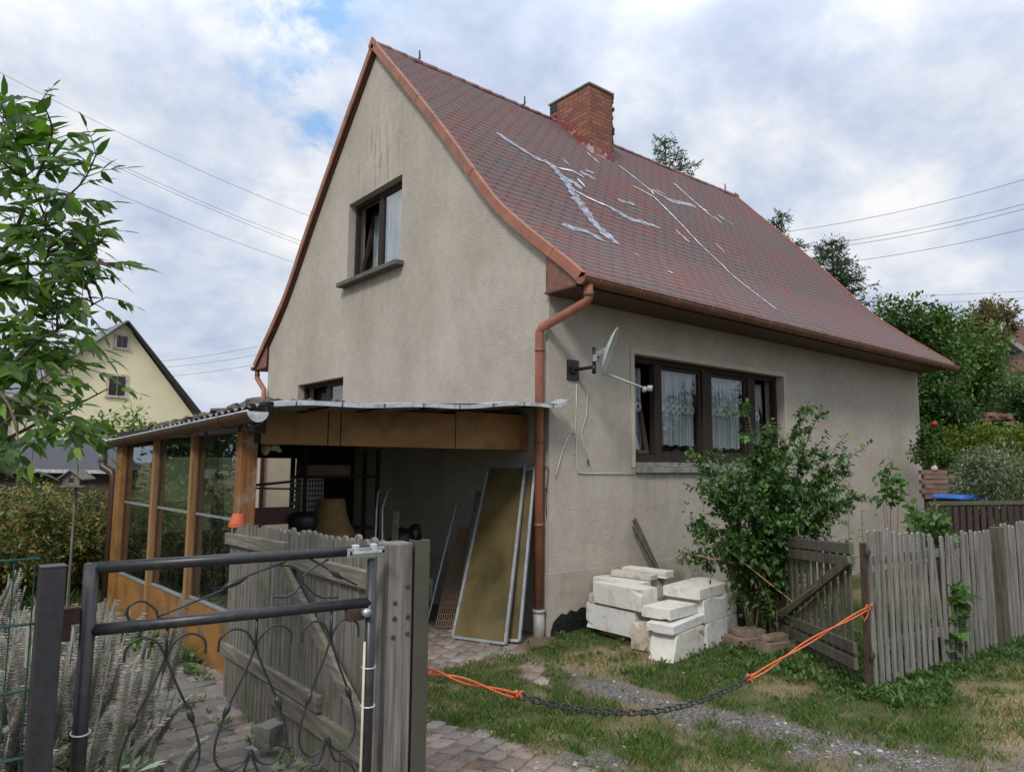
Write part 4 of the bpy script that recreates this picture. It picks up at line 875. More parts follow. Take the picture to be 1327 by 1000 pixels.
# two glazed frames
def leaning_frame(bl, br, tl, tr, th, label):
    A = empty('glazed_frame', bl, label, 'frame', 'old glazed frames leaning on the wall'); bl, br, tl, tr = map(Vector, (bl, br, tl, tr)); nrm = (br-bl).cross(tl-bl).normalized(); wd = .035
    b = MB()
    for p, q in ((bl, br), (tl, tr), (bl, tl), (br, tr)): b.bar(p, q, .028, .04, nrm)
    b.build('frame', 'dull_alu', A, bevel=.003); b = MB(); i = .02
    n = 60; ex = (br-bl); 
    for k in range(n):
        t0, t1 = .02+.96*k/n, .02+.96*(k+1)/n; o0 = nrm*.0001*math.sin(k*1.6); o1 = nrm*.0001*math.sin((k+1)*1.6); p, q = bl.lerp(br, t0), bl.lerp(br, t1); r, s = tl.lerp(tr, t1), tl.lerp(tr, t0); b.face([p+o0, q+o1, r+o1, s+o0])
    b.build('yellowed_sheet', 'fiber', A); return A
leaning_frame((-.84, .50, .02), (-.60, -.04, .02), (-.13, .86, 1.70), (-.10, .26, 1.72), .04, 'wide yellowed sheet in an aluminium frame, front one leaning on the wall')
leaning_frame((-.62, .22, .02), (-.44, -.06, .03), (-.10, .42, 1.66), (-.07, .14, 1.70), .04, 'narrow yellowed sheet in a white frame, behind the wide one beside the downpipe')
b = MB(); b.tube([(-.62, 1.30, .03), (-.08, 1.55, 1.27)], .013, 8); thing1('metal_rod', b, 'alu', 'thin bare metal rod leaning on the dark wall left of the lattice', 'rod')
A = Vector((-.75, .95, .03)); Bv = Vector((-.45, .72, .03)); T = Vector((-.16, 1.38, 1.0)); b = MB()
for k in range(16):
    t = k/15
    b.bar(A.lerp(Bv, t), T.lerp(T+(Bv-A)*.55, min(1, t+.0)), .012, .010)
for k in range(18):
    t = k/17; b.bar(A.lerp(T, t), Bv.lerp(T+(Bv-A)*.55, t), .012, .010)
thing1('lattice_panel', b, 'cardboard', 'dark folding wooden lattice leaning left of the yellow frames', 'lattice')
b = MB(); b.tube([(-.66, .66, .03), (-.12, 1.04, 1.42)], .045, 12); thing1('rolled_carpet', b, M('patterned_cloth', (.30, .27, .23), (.10, .07, .06), .95, 26, bmp=.6), 'tall rolled patterned carpet standing between lattice and yellow frame', 'carpet', smooth=True)
b = MB(); rr = random.Random(8)
prfl = [(-.20, 0), (.20, 0), (.17, .05), (.15, .16), (.06, .30), (-.02, .44), (-.10, .46), (-.14, .3), (-.2, .12)]
b.prism(prfl, (-1.55, .30, .03), (.85, -.5, 0), (-.1, .05, 1), (.5, .85, 0), .26); thing1('folded_sack', b, 'sack', 'folded brown sackcloth slumped on the paving behind the olive metal post', 'sack', bevel=.03)
# back clutter
b = MB(); cx, cy, cz = -1.62, 1.7, 1.0; pr = [(.26, -.04), (.255, 0), (.20, .10), (.165, .2), (.145, .32), (.14, .36)]; b.lathe((cx, cy, cz), pr, 24)
A = empty('standing_lamp', (cx, cy, 0), 'faded ochre bell shaped lampshade on a stand, in the dark of the veranda', 'lamp'); o = b.build('lamp_shade', 'shade', A, True)
b = MB(); b.tube([(cx, cy, .02), (cx, cy, cz+.34)], .014, 8); b.lathe((cx, cy, 0.0), [(.16, 0), (.16, .02), (.03, .05)], 16); b.build('lamp_stand', 'black', A, True)
def crate(c, d, label, mat='bluedull'):
    b = MB(); x, y, z = c; 
    nv, nz = 7, 5
    for sx in (-1, 1):
        for k in range(nv+1): b.box((x-d[0]/2+d[0]*k/nv, y+sx*d[1]/2, z), (.012, .012, d[2]))
        for k in range(nz+1): b.box((x, y+sx*(d[1]/2+.0015), z-d[2]/2+d[2]*k/nz), (d[0], .012, .014))
    for sx in (-1, 1):
        for k in range(nz+1): b.box((x+sx*d[0]/2, y, z-d[2]/2+d[2]*k/nz), (.012, d[1], .014))
    b.box((x, y, z-d[2]/2), (d[0], d[1], .01)); return thing1('plastic_crate', b, mat, label, 'crate', 'plastic crates stacked in the veranda')
crate((-1.78, 2.0, 1.16), (.24, .3, .26), 'grey perforated crate, lower one of the stack behind the picket gate', 'grey_pipe')
crate((-1.78, 2.0, 1.44), (.24, .3, .26), 'grey perforated crate, upper one of the stack behind the picket gate', 'grey_pipe')
b = MB(); b.box((-1.58, 2.02, 1.66), (.52, .3, .12)); thing1('cardboard_box', b, 'cardboard', 'flat brownish cardboard box on the shelf under the veranda roof', 'box', bevel=.006)
A = empty('storage_shelf', (-1.6, 2.1, 0), 'dark wooden shelf holding crates and a box in the veranda', 'shelf'); b = MB()
for z in (1.0, 1.585, .5): b.box((-1.42, 2.02, z), (.92, .36, .025))
b.build('shelf_board', 'dark', A); 
for xx in (-1.87, -.98):
    for yy in (1.86, 2.18): b = MB(); b.box((xx, yy, .95), (.04, .04, 1.9)); b.build('leg', 'dark', A)
b = MB(); b.prism([(-.26, 0), (.26, 0), (.26, .13), (.22, .17), (-.22, .17), (-.26, .13)], (-2.36, 1.5, 1.13), (1, 0, 0), (0, 0, 1), (0, 1, 0), .025)
A = empty('bench', (-2.36, 1.5, 0), 'dark red bench back with rounded corners behind the picket gate', 'bench'); b.build('backrest', 'redwood', A)
b = MB(); b.box((-2.36, 1.32, .62), (.6, .36, .03)); b.build('seat', 'redwood', A)
for xx in (-2.6, -2.12):
    b = MB(); b.tube([(xx, 1.53, 0), (xx, 1.53, 1.2)], .014, 8); b.build('leg', 'black', A); b = MB(); b.tube([(xx, 1.17, 0), (xx, 1.17, .61)], .014, 8); b.build('leg', 'black', A)
b = MB(); b.lathe((-2.04, 1.45, 1.08), [(.12, 0), (.145, .03), (.145, .09), (.13, .14), (.09, .165)], 20); A = empty('bar_stool', (-2.04, 1.45, 0), 'black round padded stool beside the dark red bench', 'stool'); b.build('seat', 'black', A, True)
for k in range(4): a = PI/4+k*PI/2; b = MB(); b.tube([(-2.04+.2*math.cos(a), 1.45+.2*math.sin(a), 0), (-2.04+.08*math.cos(a), 1.45+.08*math.sin(a), 1.08)], .012, 6); b.build('leg', 'black', A)
b = MB(); b.bar((-2.75, 1.5, 1.50), (-2.1, 1.62, 1.55), .02, .025); b.bar((-2.75, 1.5, 1.48), (-3.0, 1.5, 1.47), .02, .02); b.bar((-2.55, 1.5, 1.5), (-2.55, 1.5, .02), .02, .02); b.bar((-2.54, 1.55, 1.49), (-2.05, 1.62, 1.47), .018, .018); b.bar((-2.06, 1.6, 1.5), (-2.06, 1.6, .02), .02, .02); thing1('drying_rack', b, 'black', 'black metal rack with thin bars across the open back of the veranda', 'rack')
for o_ in (0, .07):
    b = MB(); b.tube([(-1.35+o_, 1.2, .03), (-1.30+o_*1.2, 1.3, .9), (-1.24+o_, 1.4, 1.25), (-1.20+o_*1.6, 1.45, 1.42), (-1.13+o_*2.2, 1.5, 1.48)], .012, 8)
    thing1('bent_tube', b, 'alu', 'bent pale metal tube behind the picket gate, '+('right one beside the grey plank' if o_ else 'left one of the pair'), 'tube', 'bent tubes behind the picket gate', smooth=True)
b = MB(); b.bar((-1.22, 1.1, .02), (-1.02, 1.35, 1.22), .07, .02); thing1('grey_plank', b, 'slat', 'short grey plank leaning beside the bent metal tubes', 'plank')
b = MB(); b.blob((-.88, 1.45, .86), (.17, .13, .17), 4, 12, .10); b.blob((-.70, 1.48, .93), (.09, .08, .13), 9, 10, .15); thing1('black_bag', b, 'black', 'lumpy black bag on a stool near the dark wall', 'bag', smooth=True)
b = MB(); b.box((-.85, 1.5, .35), (.36, .34, .7)); thing1('low_cabinet', b, 'dark', 'low dark cabinet carrying the black bag', 'cabinet', bevel=.01)
b = MB(); b.lathe((-.87, 1.30, .72), [(.03, 0), (.035, .02), (.035, .13), (.014, .17), (.014, .2)], 14); thing1('blue_bottle', b, 'bluep', 'pale blue bottle in front of the black bag', 'bottle', smooth=True)
b = MB(); b.blob((-2.80, .56, 1.86), (.035, .05, .055), 3, 14, .06); b.blob((-2.73, .55, 1.875), (.05, .04, .032), 5, 14, .08); b.blob((-2.685, .55, 1.85), (.022, .03, .02), 6, 12, .1); b.tube([(-2.79, .56, 1.9), (-2.79, .5, 1.98)], .004, 5)
thing1('hanging_toy', b, 'cream', 'small cream plastic toy hanging beside the front veranda post', 'toy', smooth=True)
b = MB(); b.bar((-1.2, 4.1, 2.05), (-.2, 4.1, 2.05), .06, .06)
# things seen through the glass
b = MB(); b.lathe((-2.55, 2.1, .02), [(.15, 0), (.2, .3), (.21, .42), (.22, .43)], 20); thing1('blue_bucket', b, 'bluedull', 'blue plastic tub standing on the floor behind the veranda glass', 'tub', smooth=True)
b = MB(); b.tube([(-2.4, 1.0, 1.45), (-2.4, 1.0, 1.60)], .10, 12); A = empty('hanging_coat', (-2.6, 2.45, 1.2), 'dark blue coat hanging behind the nearest veranda pane', 'coat')
b = MB(); b.prism([(-.16, 0), (.16, 0), (.13, .5), (.03, .62), (-.03, .62), (-.13, .5)], (-2.62, 2.45, 1.0), (.5, .85, 0), (0, 0, 1), (.85, -.5, 0), .08); b.build('coat_body', 'bluedull', A, bevel=.03)
b = MB(); b.tube([(-2.6, 2.45, 1.6), (-2.6, 2.45, 2.05)], .005, 5); b.build('hook', 'black', A)

# ------------------------------------------------------------------ concrete blocks
BLK = 'pale blocks piled by the wall'
def block(c, d, rz, m, label, jit=.006, taper=0, cat='block', tilt=0, grp=BLK):
    """a cut block: subdivided sides, worn edges, chipped corners"""
    hx, hy, hz = [q/2 for q in d]; rr = random.Random(label); R = Matrix.Rotation(rz, 3, 'Z') @ Matrix.Rotation(tilt, 3, 'Y'); A_ = Vector(c)
    import bmesh
    bm = bmesh.new(); bmesh.ops.create_cube(bm, size=1); bmesh.ops.subdivide_edges(bm, edges=bm.edges[:], cuts=5, use_grid_fill=True)
    for v in bm.verts:
        q = v.co.copy(); edge = sum(abs(abs(a)-.5) < .01 for a in q)
        v.co = Vector((q.x*2*hx, q.y*2*hy, q.z*2*hz))
        if taper and q.x < 0: v.co.x += taper*hx*(q.z+.5)*.6
        if edge >= 2:
            k = rr.uniform(0, .0022 if edge == 2 else .005)+(.013 if rr.random() < .03 else 0); v.co -= Vector((math.copysign(k, q.x)*(abs(q.x) > .49), math.copysign(k, q.y)*(abs(q.y) > .49), math.copysign(k, q.z)*(abs(q.z) > .49)))
        v.co += Vector([rr.uniform(-.0007, .0007) for _ in range(3)])
        v.co = R @ v.co
    me = bpy.data.meshes.new('concrete_block'); bm.to_mesh(me); bm.free(); o = link('concrete_block' if cat == 'block' else cat.replace(' ', '_'), me, MT[m], None)
    o.location = A_; bv = o.modifiers.new('bevel', 'BEVEL'); bv.width = .004; bv.segments = 2; bv.angle_limit = .7; return tag(o, label, cat, grp)
block((.49, -.50, .20), (.24, .66, .25), .0, 'aerated3', 'long white block at ground level on the left of the pile, nearest the tar patch')
block((.62, -.60, .045), (.34, .62, .06), .05, 'brownslab', 'thin brown slab under the long white block left of the pile', grp='brown slabs on the grass', cat='slab')
block((.50, -.37, .375), (.26, .32, .10), .02, 'aerated2', 'small thin slab on the long white block, below the big left block')
block((.47, -.62, .435+.015), (.26, .62, .21), .0, 'aerated', 'big block on top of the left stack with a chipped end face')
block((.72, -.35, .45), (.24, .60, .20), .02, 'aerated', 'block lying behind the big left block against the wall')
block((1.0, -.32, .45), (.26, .55, .20), -.03, 'aerated2', 'block behind the pile under the two thin top slabs')
block((.72, -.35, .20), (.2, .6, .26), .02, 'aerated2', 'block low in the pile just behind the long white block')
block((.92, -.45, .20), (.18, .6, .26), .0, 'aerated2', 'block low in the middle of the pile, between left and right stacks')
block((.86, -.40, .585), (.14, .50, .06), .15, 'aerated2', 'thin slab lying on top in the middle, left of two')
block((1.06, -.42, .60), (.17, .55, .075), .12, 'aerated', 'thin slab lying on top in the middle, right of two')
block((.36, -.95, .13), (.16, .20, .24), .3, 'aerated2', 'small upright block chunk in front, right of the long white block')
block((.33, -1.15, .12), (.16, .17, .24), .6, 'aerated2', 'rounded brownish chunk of block standing at the front of the pile')
block((.45, -1.26, .12), (.60, .26, .24), .16, 'aerated', 'front bottom block with a slanted left face', taper=.5)
block((.48, -1.24, .287), (.64, .28, .085), .18, 'aerated3', 'pale slab second from the ground at the front of the pile', tilt=-.02)
block((.52, -1.16, .39), (.60, .30, .10), .16, 'aerated', 'pale slab third from the ground at the front with a chipped edge', tilt=.02)
block((1.14, -1.10, .12), (.66, .36, .24), .14, 'aerated3', 'bottom block of the right hand stack beside the bush')
block((1.12, -1.09, .355), (.70, .38, .225), .14, 'aerated3', 'middle block of the right hand stack beside the bush')
block((1.08, -1.08, .52), (.78, .40, .10), .15, 'aerated', 'wide cream slab crowning the right hand stack')
block((1.55, -.75, .24), (.55, .3, .46), .1, 'aerated2', 'block standing behind the right hand stack by the wall')
block((1.30, -1.46, .05), (.36, .26, .09), -.35, 'brownslab', 'brown rough slab flat on the grass, left one beside the white pile', grp='brown slabs on the grass', cat='slab')
block((1.36, -1.76, .05), (.42, .2, .10), -.15, 'brownslab', 'brown rough slab flat on the grass, right one nearest the bush stems', grp='brown slabs on the grass', cat='slab')
block((1.33, -1.44, .125), (.30, .2, .06), -.5, 'brownslab', 'brown rough slab resting on the left slab', grp='brown slabs on the grass', cat='slab')
block((1.36, -1.75, .125), (.38, .13, .05), -.2, 'brownslab', 'narrow brown slab resting on the right slab', grp='brown slabs on the grass', cat='slab')
b = MB(); b.bar((1.62, -.18, .42), (1.30, -.035, 1.13), .05, .025, (0, 1, 0)); thing1('leaning_plank', b, 'slat_dark', 'longer dark narrow plank leaning on the wall behind the white blocks', 'plank', 'planks leaning behind the white blocks', bevel=.003)
b = MB(); b.bar((1.60, -.215, .42), (1.26, -.06, 1.05), .045, .025, (0, 1, 0))
thing1('leaning_plank', b, 'slat_dark', 'shorter dark narrow plank leaning in front of the longer one behind the white blocks', 'plank', 'planks leaning behind the white blocks', bevel=.003)
b = MB(); b.lathe((1.72, -1.22, .16), [(.001, 0), (.24, 0), (.25, .02), (.001, .03)], 24, Matrix.Rotation(1.2, 3, 'Y') @ Matrix.Rotation(.3, 3, 'X')); thing1('round_lid', b, 'concrete', 'round grey lid standing on edge between the white pile and the bush', 'lid')

# ------------------------------------------------------------------ fences
def picket(b, p, h, wd, th, d, lean=0, top='round', z0=0, rr=random):
    """one vertical slat at p (xy), running direction d"""
    d = Vector((d[0], d[1], 0)).normalized(); n = Vector((-d.y, d.x, 0)); hw = wd/2
    if top == 'round': poly = [(-hw, z0), (hw, z0), (hw, h-.018), (hw*.6, h-.004), (0, h), (-hw*.6, h-.004), (-hw, h-.018)]
    else: poly = [(-hw, z0), (hw, z0), (hw*.95, h-.004), (-hw*.95, h+.004)]
    poly = [(a+lean*(q-z0), q) for a, q in poly]; b.prism(poly, (p[0], p[1], 0), d, (0, 0, 1), n, th)
# right hand picket fence
F1_ = empty('picket_fence', (.76, -2.92, 0), 'long grey weathered picket fence running right from the rusty post', 'fence')
b = MB(); rr = random.Random(4); x = .80; k = 0
def fy(x): return -2.92-.06*(x-.76)-.0*x
while x < 7.5:
    in_post = 3.15 < x < 3.3
    if not in_post and not (1.93 < x < 2.02):
        h = (1.255-.075*(x-.8) if x < 2.0 else 1.14+.02*(x-2))+rr.uniform(-.02, .02); z0 = (.01 if x < 1.9 else -.03)+rr.uniform(-.01, .03); picket(b, (x, fy(x)), h, .045+rr.uniform(-.006, .006), .02, (1, -.06), rr.uniform(-.012, .012)-.012*(x < 2), z0=z0)
    x += .105+rr.uniform(-.008, .008); k += 1
b.build('picket_panel', 'slat_light', F1_, bevel=.003)
b = MB(); picket(b, (2.02, fy(2.0)+.01), 1.13, .05, .02, (1, -.06), -.13, z0=0.0); o = b.build('loose_picket', 'slat_light', F1_, bevel=.003)
for (a, c, z) in ((.74, 2.1, 1.0), (.74, 2.1, .32), (2.05, 7.5, .95), (2.05, 7.5, .28)): b = MB(); b.bar((a, fy(a)+.045, z), (c, fy(c)+.045, z-.02), .04, .075); b.build('rail', 'rail', F1_, bevel=.004)
b = MB(); b.box((3.22, fy(3.22)+.0, .52), (.11, .10, 1.28)); b.build('post', 'slat_dark', F1_, bevel=.006)
b = MB(); b.box((.705, -2.90, .56), (.042, .042, 1.18)); b.build('rusty_post', 'rust', F1_, bevel=.003)
for z in (1.08, .30): b = MB(); b.lathe((.68, -2.94, z), [(.03, 0), (.035, .01), (.02, .02)], 12, Matrix.Rotation(PI/2, 3, 'X')); b.build('hinge_knob', 'rust', F1_)
b = MB(); b.box((.86, -2.93, .0), (.2, .12, .05), None, .01); thing1('concrete_pad', b, 'aerated', 'white concrete lump under the first picket of the right fence', 'pad', bevel=.008)
# small wooden gate wing, swung open towards the house, behind the bush
G2 = empty('wooden_gate', (.75, -2.85, 0), 'old brown slatted wooden gate wing standing open behind the bush', 'gate'); b = MB(); p0 = Vector((.68, -2.84, 0)); p1 = Vector((2.60, -.42, 0)); d = (p1-p0).normalized(); rr = random.Random(9)
for k in range(24):
    t = .025+k*.0415; p = p0.lerp(p1, t); picket(b, (p.x, p.y), 1.17-.22*t+rr.uniform(-.02, .02), .058, .02, d, 0, z0=.10+rr.uniform(-.02, .03))
b.build('picket_panel', 'slat_dark', G2, bevel=.003); off = Vector((-.04, .0, 0))
for za, zc in ((1.10, .90), (1.0, .80), (.34, .22), (.22, .12)): b = MB(); b.bar(p0+off+Vector((0, 0, za)), p1+off+Vector((0, 0, zc)), .035, .085); b.build('rail', 'slat_dark', G2, bevel=.004)
b = MB(); b.bar(p0+off*2+Vector((0, 0, 1.02)), p0.lerp(p1, .46)+off*2+Vector((0, 0, .30)), .03, .07); b.build('brace', 'slat_dark', G2, bevel=.004)
# board gate on the left, opened inwards, seen from behind
G1 = empty('picket_gate', (-3.56, -2.98, 0), 'large grey weathered picket gate wing open across the garden path', 'gate'); b = MB(); p0 = Vector((-3.50, -2.93, 0)); p1 = Vector((-3.22, .02, 0)); d = (p1-p0).normalized(); n_ = Vector((-d.y, d.x, 0)); rr = random.Random(12)
NS = 33
for k in range(NS):
    t = .012+k*(.976/(NS-1)); p = p0.lerp(p1, t); g = gzf(p.x, p.y); h = 1.425-.14*t+rr.uniform(-.012, .012); z0 = max(.29-.27*t, .03)+rr.uniform(-.02, .03)
    picket(b, (p.x-.0, p.y), h, .066, .018, d, rr.uniform(-.006, .006), 'round' if t < .62 else 'flat', z0=z0)
b.build('picket_panel', 'slat', G1, bevel=.003); rr = random.Random(1)
def rl(t0, t1, z0, z1, hh=.085, th=.035, nm='rail', e=.03, m='rail'):
    b = MB(); a = p0.lerp(p1, t0)+n_*e+Vector((0, 0, z0)); c = p0.lerp(p1, t1)+n_*e+Vector((0, 0, z1)); b.bar(a, c, th, hh); return b.build(nm, m, G1, bevel=.006)
rl(.52, 1.02, 1.235, 1.17); rl(.02, .56, 1.23, 1.18); rl(.30, 1.02, .53, .37); rl(.02, .60, .50, .36, .1)
rl(.08, .52, .62, 1.17, .075, .03, 'brace', .06)
# rusty bolt washers and hinge on the post
PO = empty('gate_post', (-3.575, -3.0, 0), 'thick grey wooden post with rusty bolts between the metal gate and driveway', 'post')
b = MB(); b.box((-3.585, -2.985, .70), (.112, .10, 1.46)); b.build('post_body', 'post', PO, bevel=.008)
for (dx, z) in ((-.025, 1.20), (-.025, 1.14), (.035, 1.14), (-.03, 1.07), (.035, 1.075), (.03, 1.26)):
    b = MB(); b.lathe((-3.585+dx, -3.037, z), [(.009, 0), (.009, .003), (.006, .006)], 12, Matrix.Rotation(PI/2, 3, 'X')); b.build('bolt', 'rust', PO)
# olive channel post
b = MB(); b.prism([(0, 0), (.07, 0), (.07, .055), (.062, .055), (.062, .006), (.008, .006), (.008, .055), (0, .055)], (-3.515, -3.03, .1), (1, 0, 0), (0, 1, 0), (0, 0, 1), 1.335)
CP = empty('channel_post', (-3.48, -3.0, 0), 'olive grey metal channel post right of the thick wooden post', 'post'); b.build('post_body', 'olive', CP, bevel=.003)
b = MB(); b.box((-3.43, -2.99, 1.23), (.018, .05, .08)); b.build('hinge_plate', 'olive', CP)
for z in (1.21, 1.245): b = MB(); b.tube([(-3.432, -3.025, z), (-3.43, -3.01, z)], .007, 8); b.build('bolt', 'rust', CP)
# plant pot on the gate corner
A = Vector((-3.24, -.10, 1.262)); b = MB(); R = Matrix.Rotation(.12, 3, 'Y'); b.lathe(A, [(.058, 0), (.060, .03), (.052, .032), (.043, .10), (.002, .102)], 20, R); thing1('flower_pot', b, 'pot', 'orange plastic flower pot upside down on the far end of the picket gate', 'flower pot', smooth=False)
# small stone by the gate
block((-3.42, -1.38, .20), (.16, .12, .12), .4, 'concrete', 'small grey stone lying beneath the picket gate', grp=None, cat='stone')

# ------------------------------------------------------------------ metal garden gate
MG = empty('metal_gate', (-4.68, -2.90, 0), 'black tubular garden gate with wrought iron scrolls in the foreground', 'gate')
gy0 = lambda x: -2.89-.18*(x+4.65)/.93*1.0
GL, GR = -4.648, -3.735
def gpnt(x, z, e=0): return Vector((x, gy0(x)+e, z))
for a, c in (((GL, 1.405), (GR+.02, 1.418)), ((GL, 1.21), (GR, 1.222)), ((GL, .32), (GR, .32))): b = MB(); b.tube([gpnt(*a), gpnt(*c)], .0195 if a[1] > .5 else .015, 14); b.build('rail', 'blackmetal', MG, True)
b = MB(); b.tube([gpnt(GL, 1.42), gpnt(GL, .28)], .0225, 14); b.build('stile', 'blackmetal', MG, True); b = MB(); b.tube([gpnt(GR, 1.385), gpnt(GR, .28)], .0195, 14); b.build('stile', 'blackmetal', MG, True)
def scroll(cx, side, zt=1.19):
    s = side; pts = [(cx, zt), (cx, zt-.07), (cx+s*.012, zt-.12), (cx+s*.045, zt-.20), (cx+s*.085, zt-.29), (cx+s*.115, zt-.39), (cx+s*.11, zt-.455), (cx+s*.07, zt-.49), (cx+s*.025, zt-.475), (cx-s*.002+s*.004, zt-.43)]
    up = [(cx+s*.002, zt-.085), (cx+s*.03, zt-.035), (cx+s*.075, zt-.02), (cx+s*.115, zt-.045), (cx+s*.12, zt-.09)]
    low = [(cx+s*.0, zt-.44), (cx+s*.012, zt-.475), (cx+s*.035, zt-.52), (cx+s*.08, zt-.53), (cx+s*.12, zt-.57), (cx+s*.12, zt-.66), (cx+s*.07, zt-.80)]
    return pts, up, low
def smoothpts(P, k=5):
    P = [np.array(p) for p in P]; out = []
    for i in range(len(P)-1):
        a, b_, c, d_ = P[max(i-1, 0)], P[i], P[i+1], P[min(i+2, len(P)-1)]
        for t in np.linspace(0, 1, k, endpoint=False): out.append(.5*((2*b_)+(-a+c)*t+(2*a-5*b_+4*c-d_)*t*t+(-a+3*b_-3*c+d_)*t**3))
    out.append(P[-1]); return out
for cx in (-4.42, -4.14, -3.90+.02):
    b = MB()
    for s in (-1, 1):
        q = 1.0 if cx < -4 else .85
        for L_s in scroll(0, s): b.tube([gpnt(cx+p[0]*q, p[1]) for p in smoothpts(L_s)], .0042, 6)
        p = gpnt(cx+s*.085*q, 1.19-.29); dirv = gpnt(cx+s*.098*q, 1.19-.33)-gpnt(cx+s*.07*q, 1.19-.26); dirv.normalize(); b.tube([p-dirv*.028, p-dirv*.012, p+dirv*.005, p+dirv*.028], [.003, .011, .011, .003], 8)
    b.tube([gpnt(cx, 1.20), gpnt(cx, 1.10)], .005, 6); b.build('scroll', 'blackmetal', MG, True)
b = MB(); P = [(-4.50, 1.225), (-4.47, 1.27), (-4.44, 1.25), (-4.42, 1.245)]
b.tube([gpnt(x, z) for x, z in smoothpts([(-4.45, 1.235), (-4.25, 1.31), (-4.19, 1.345), (-4.05, 1.39)])], .004, 6); p = gpnt(-4.22, 1.328); dv = (gpnt(-4.05, 1.39)-gpnt(-4.25, 1.31)).normalized(); b.tube([p-dv*.045, p-dv*.015, p+dv*.015, p+dv*.045], [.003, .012, .012, .003], 8)
b.tube([gpnt(x, z) for x, z in smoothpts([(-4.10, 1.38), (-4.02, 1.37), (-3.99, 1.32), (-4.03, 1.27), (-4.09, 1.27)])], .004, 6)
b.tube([gpnt(x, z) for x, z in smoothpts([(-3.90, 1.39), (-3.97, 1.35), (-3.99, 1.32), (-3.93, 1.26), (-3.86, 1.25)])], .004, 6)
b.tube([gpnt(x, z) for x, z in smoothpts([(-3.97, 1.40), (-3.86, 1.33), (-3.79, 1.29)])], .004, 6); p = gpnt(-3.87, 1.335); b.tube([p-Vector((.03, 0, -.02)), p, p+Vector((.03, 0, -.02))], [.003, .011, .003], 8)
b.tube([gpnt(x, z) for x, z in smoothpts([(-4.53, 1.22), (-4.54, 1.27), (-4.50, 1.29), (-4.46, 1.26), (-4.45, 1.23)])], .004, 6)
b.build('top_scroll', 'blackmetal', MG, True)
b = MB(); c = gpnt(GR-.02, 1.414, -.027); b.box(c+Vector((-.02, -.004, 0)), (.155, .005, .034)); lt = b.build('latch', 'zinc', MG, bevel=.002); b = MB(); b.box(c+Vector((-.02, -.009, 0)), (.145, .006, .008)); b.build('latch_bolt', 'whitemetal', lt)
b = MB()
for dx in (-.06, .015): b.box(c+Vector((dx, .004, .014)), (.022, .024, .03))
b.build('latch_clamp', 'whitemetal', lt, bevel=.003); b = MB()
for dx in (-.085, .05): b.tube([c+Vector((dx, -.006, 0)), c+Vector((dx, -.012, 0))], .006, 10)
b.build('rivet', 'rust', lt)
b = MB(); c = gpnt(GR-.04, 1.185, -.0); b.box(c+Vector((-.02, 0, -.002)), (.07, .03, .045)); b.build('lock_case', 'rust', MG, bevel=.004); b = MB(); b.tube([c+Vector((.01, -.017, .005)), c+Vector((.01, -.045, .005))], .016, 14); b.build('handle', 'zinc', MG, True)
b = MB(); b.tube([gpnt(GR-.024, 1.08, -.012), gpnt(GR-.026, .3, -.012)], .005, 8); pv = b.build('plastic_rod', 'pvc', MG, True); b = MB()
for z in (.985, .845): b.tube([gpnt(GR+.0, z)+Vector((.026*math.cos(a), .024*math.sin(a), .002*math.sin(a))) for a in np.linspace(0, 2*PI, 14)], .0028, 5)
for z in (.90,): b.tube([gpnt(GL, z)+Vector((.027*math.cos(a), .027*math.sin(a), .004*math.sin(a))) for a in np.linspace(0, 2*PI, 14)], .0028, 5)
b.build('cable_tie', 'whitemetal', MG)
for z in (1.26,): b = MB(); b.box(gpnt(GL-.045, z)+Vector((0, .0, 0)), (.045, .03, .05)); b.box(gpnt(GL-.06, z-.05)+Vector((0, .0, 0)), (.03, .035, .05)); b.build('hinge', 'rust', MG, bevel=.003)
# chicken wire tied low on the gate
b = MB(); sx = .020; r = .0005
for j in range(11):
    for i in range(9):
        x = -3.90+i*sx+(sx/2 if j % 2 else 0); z = .98-j*.026
        if x > GR-.01 or z > .70+(x+3.90)*1.6: continue
        P = [(x-sx/2, z+.004), (x-sx/2, z-.009), (x, z-.017), (x+sx/2, z-.009)]; b.tube([gpnt(q[0], q[1], -.01) for q in P], r, 4, False)
b.build('wire_netting', 'olive', MG)
# gate post left
A = empty('metal_post', (-4.765, -2.965, 0), 'square anthracite metal post holding the black garden gate', 'post'); b = MB(); b.box((-4.765, -2.965, .70), (.066, .066, 1.455)); b.build('post_body', 'posttop', A, bevel=.003); b = MB(); b.box((-4.765, -2.965, 1.430), (.070, .070, .006)); b.build('post_cap', 'posttop', A, bevel=.002)
# green mesh panel
A = empty('mesh_fence', (-5.0, -2.96, 0), 'dark green welded mesh fence panel left of the square post', 'fence'); b = MB()
for k in range(40): x = -4.81-k*.052; b.tube([(x, -2.965, .1), (x, -2.965, 1.465)], .0022, 5)
for k in range(8): z = 1.455-k*.19; b.tube([(-4.80, -2.960, z), (-6.9, -2.960, z)], .0032, 5); b.tube([(-4.80, -2.970, z), (-6.9, -2.970, z)], .0032, 5)
b.build('mesh_panel', 'teal', A); b = MB(); b.box((-6.92, -2.965, .7), (.05, .05, 1.5)); b.build('post', 'teal', A)

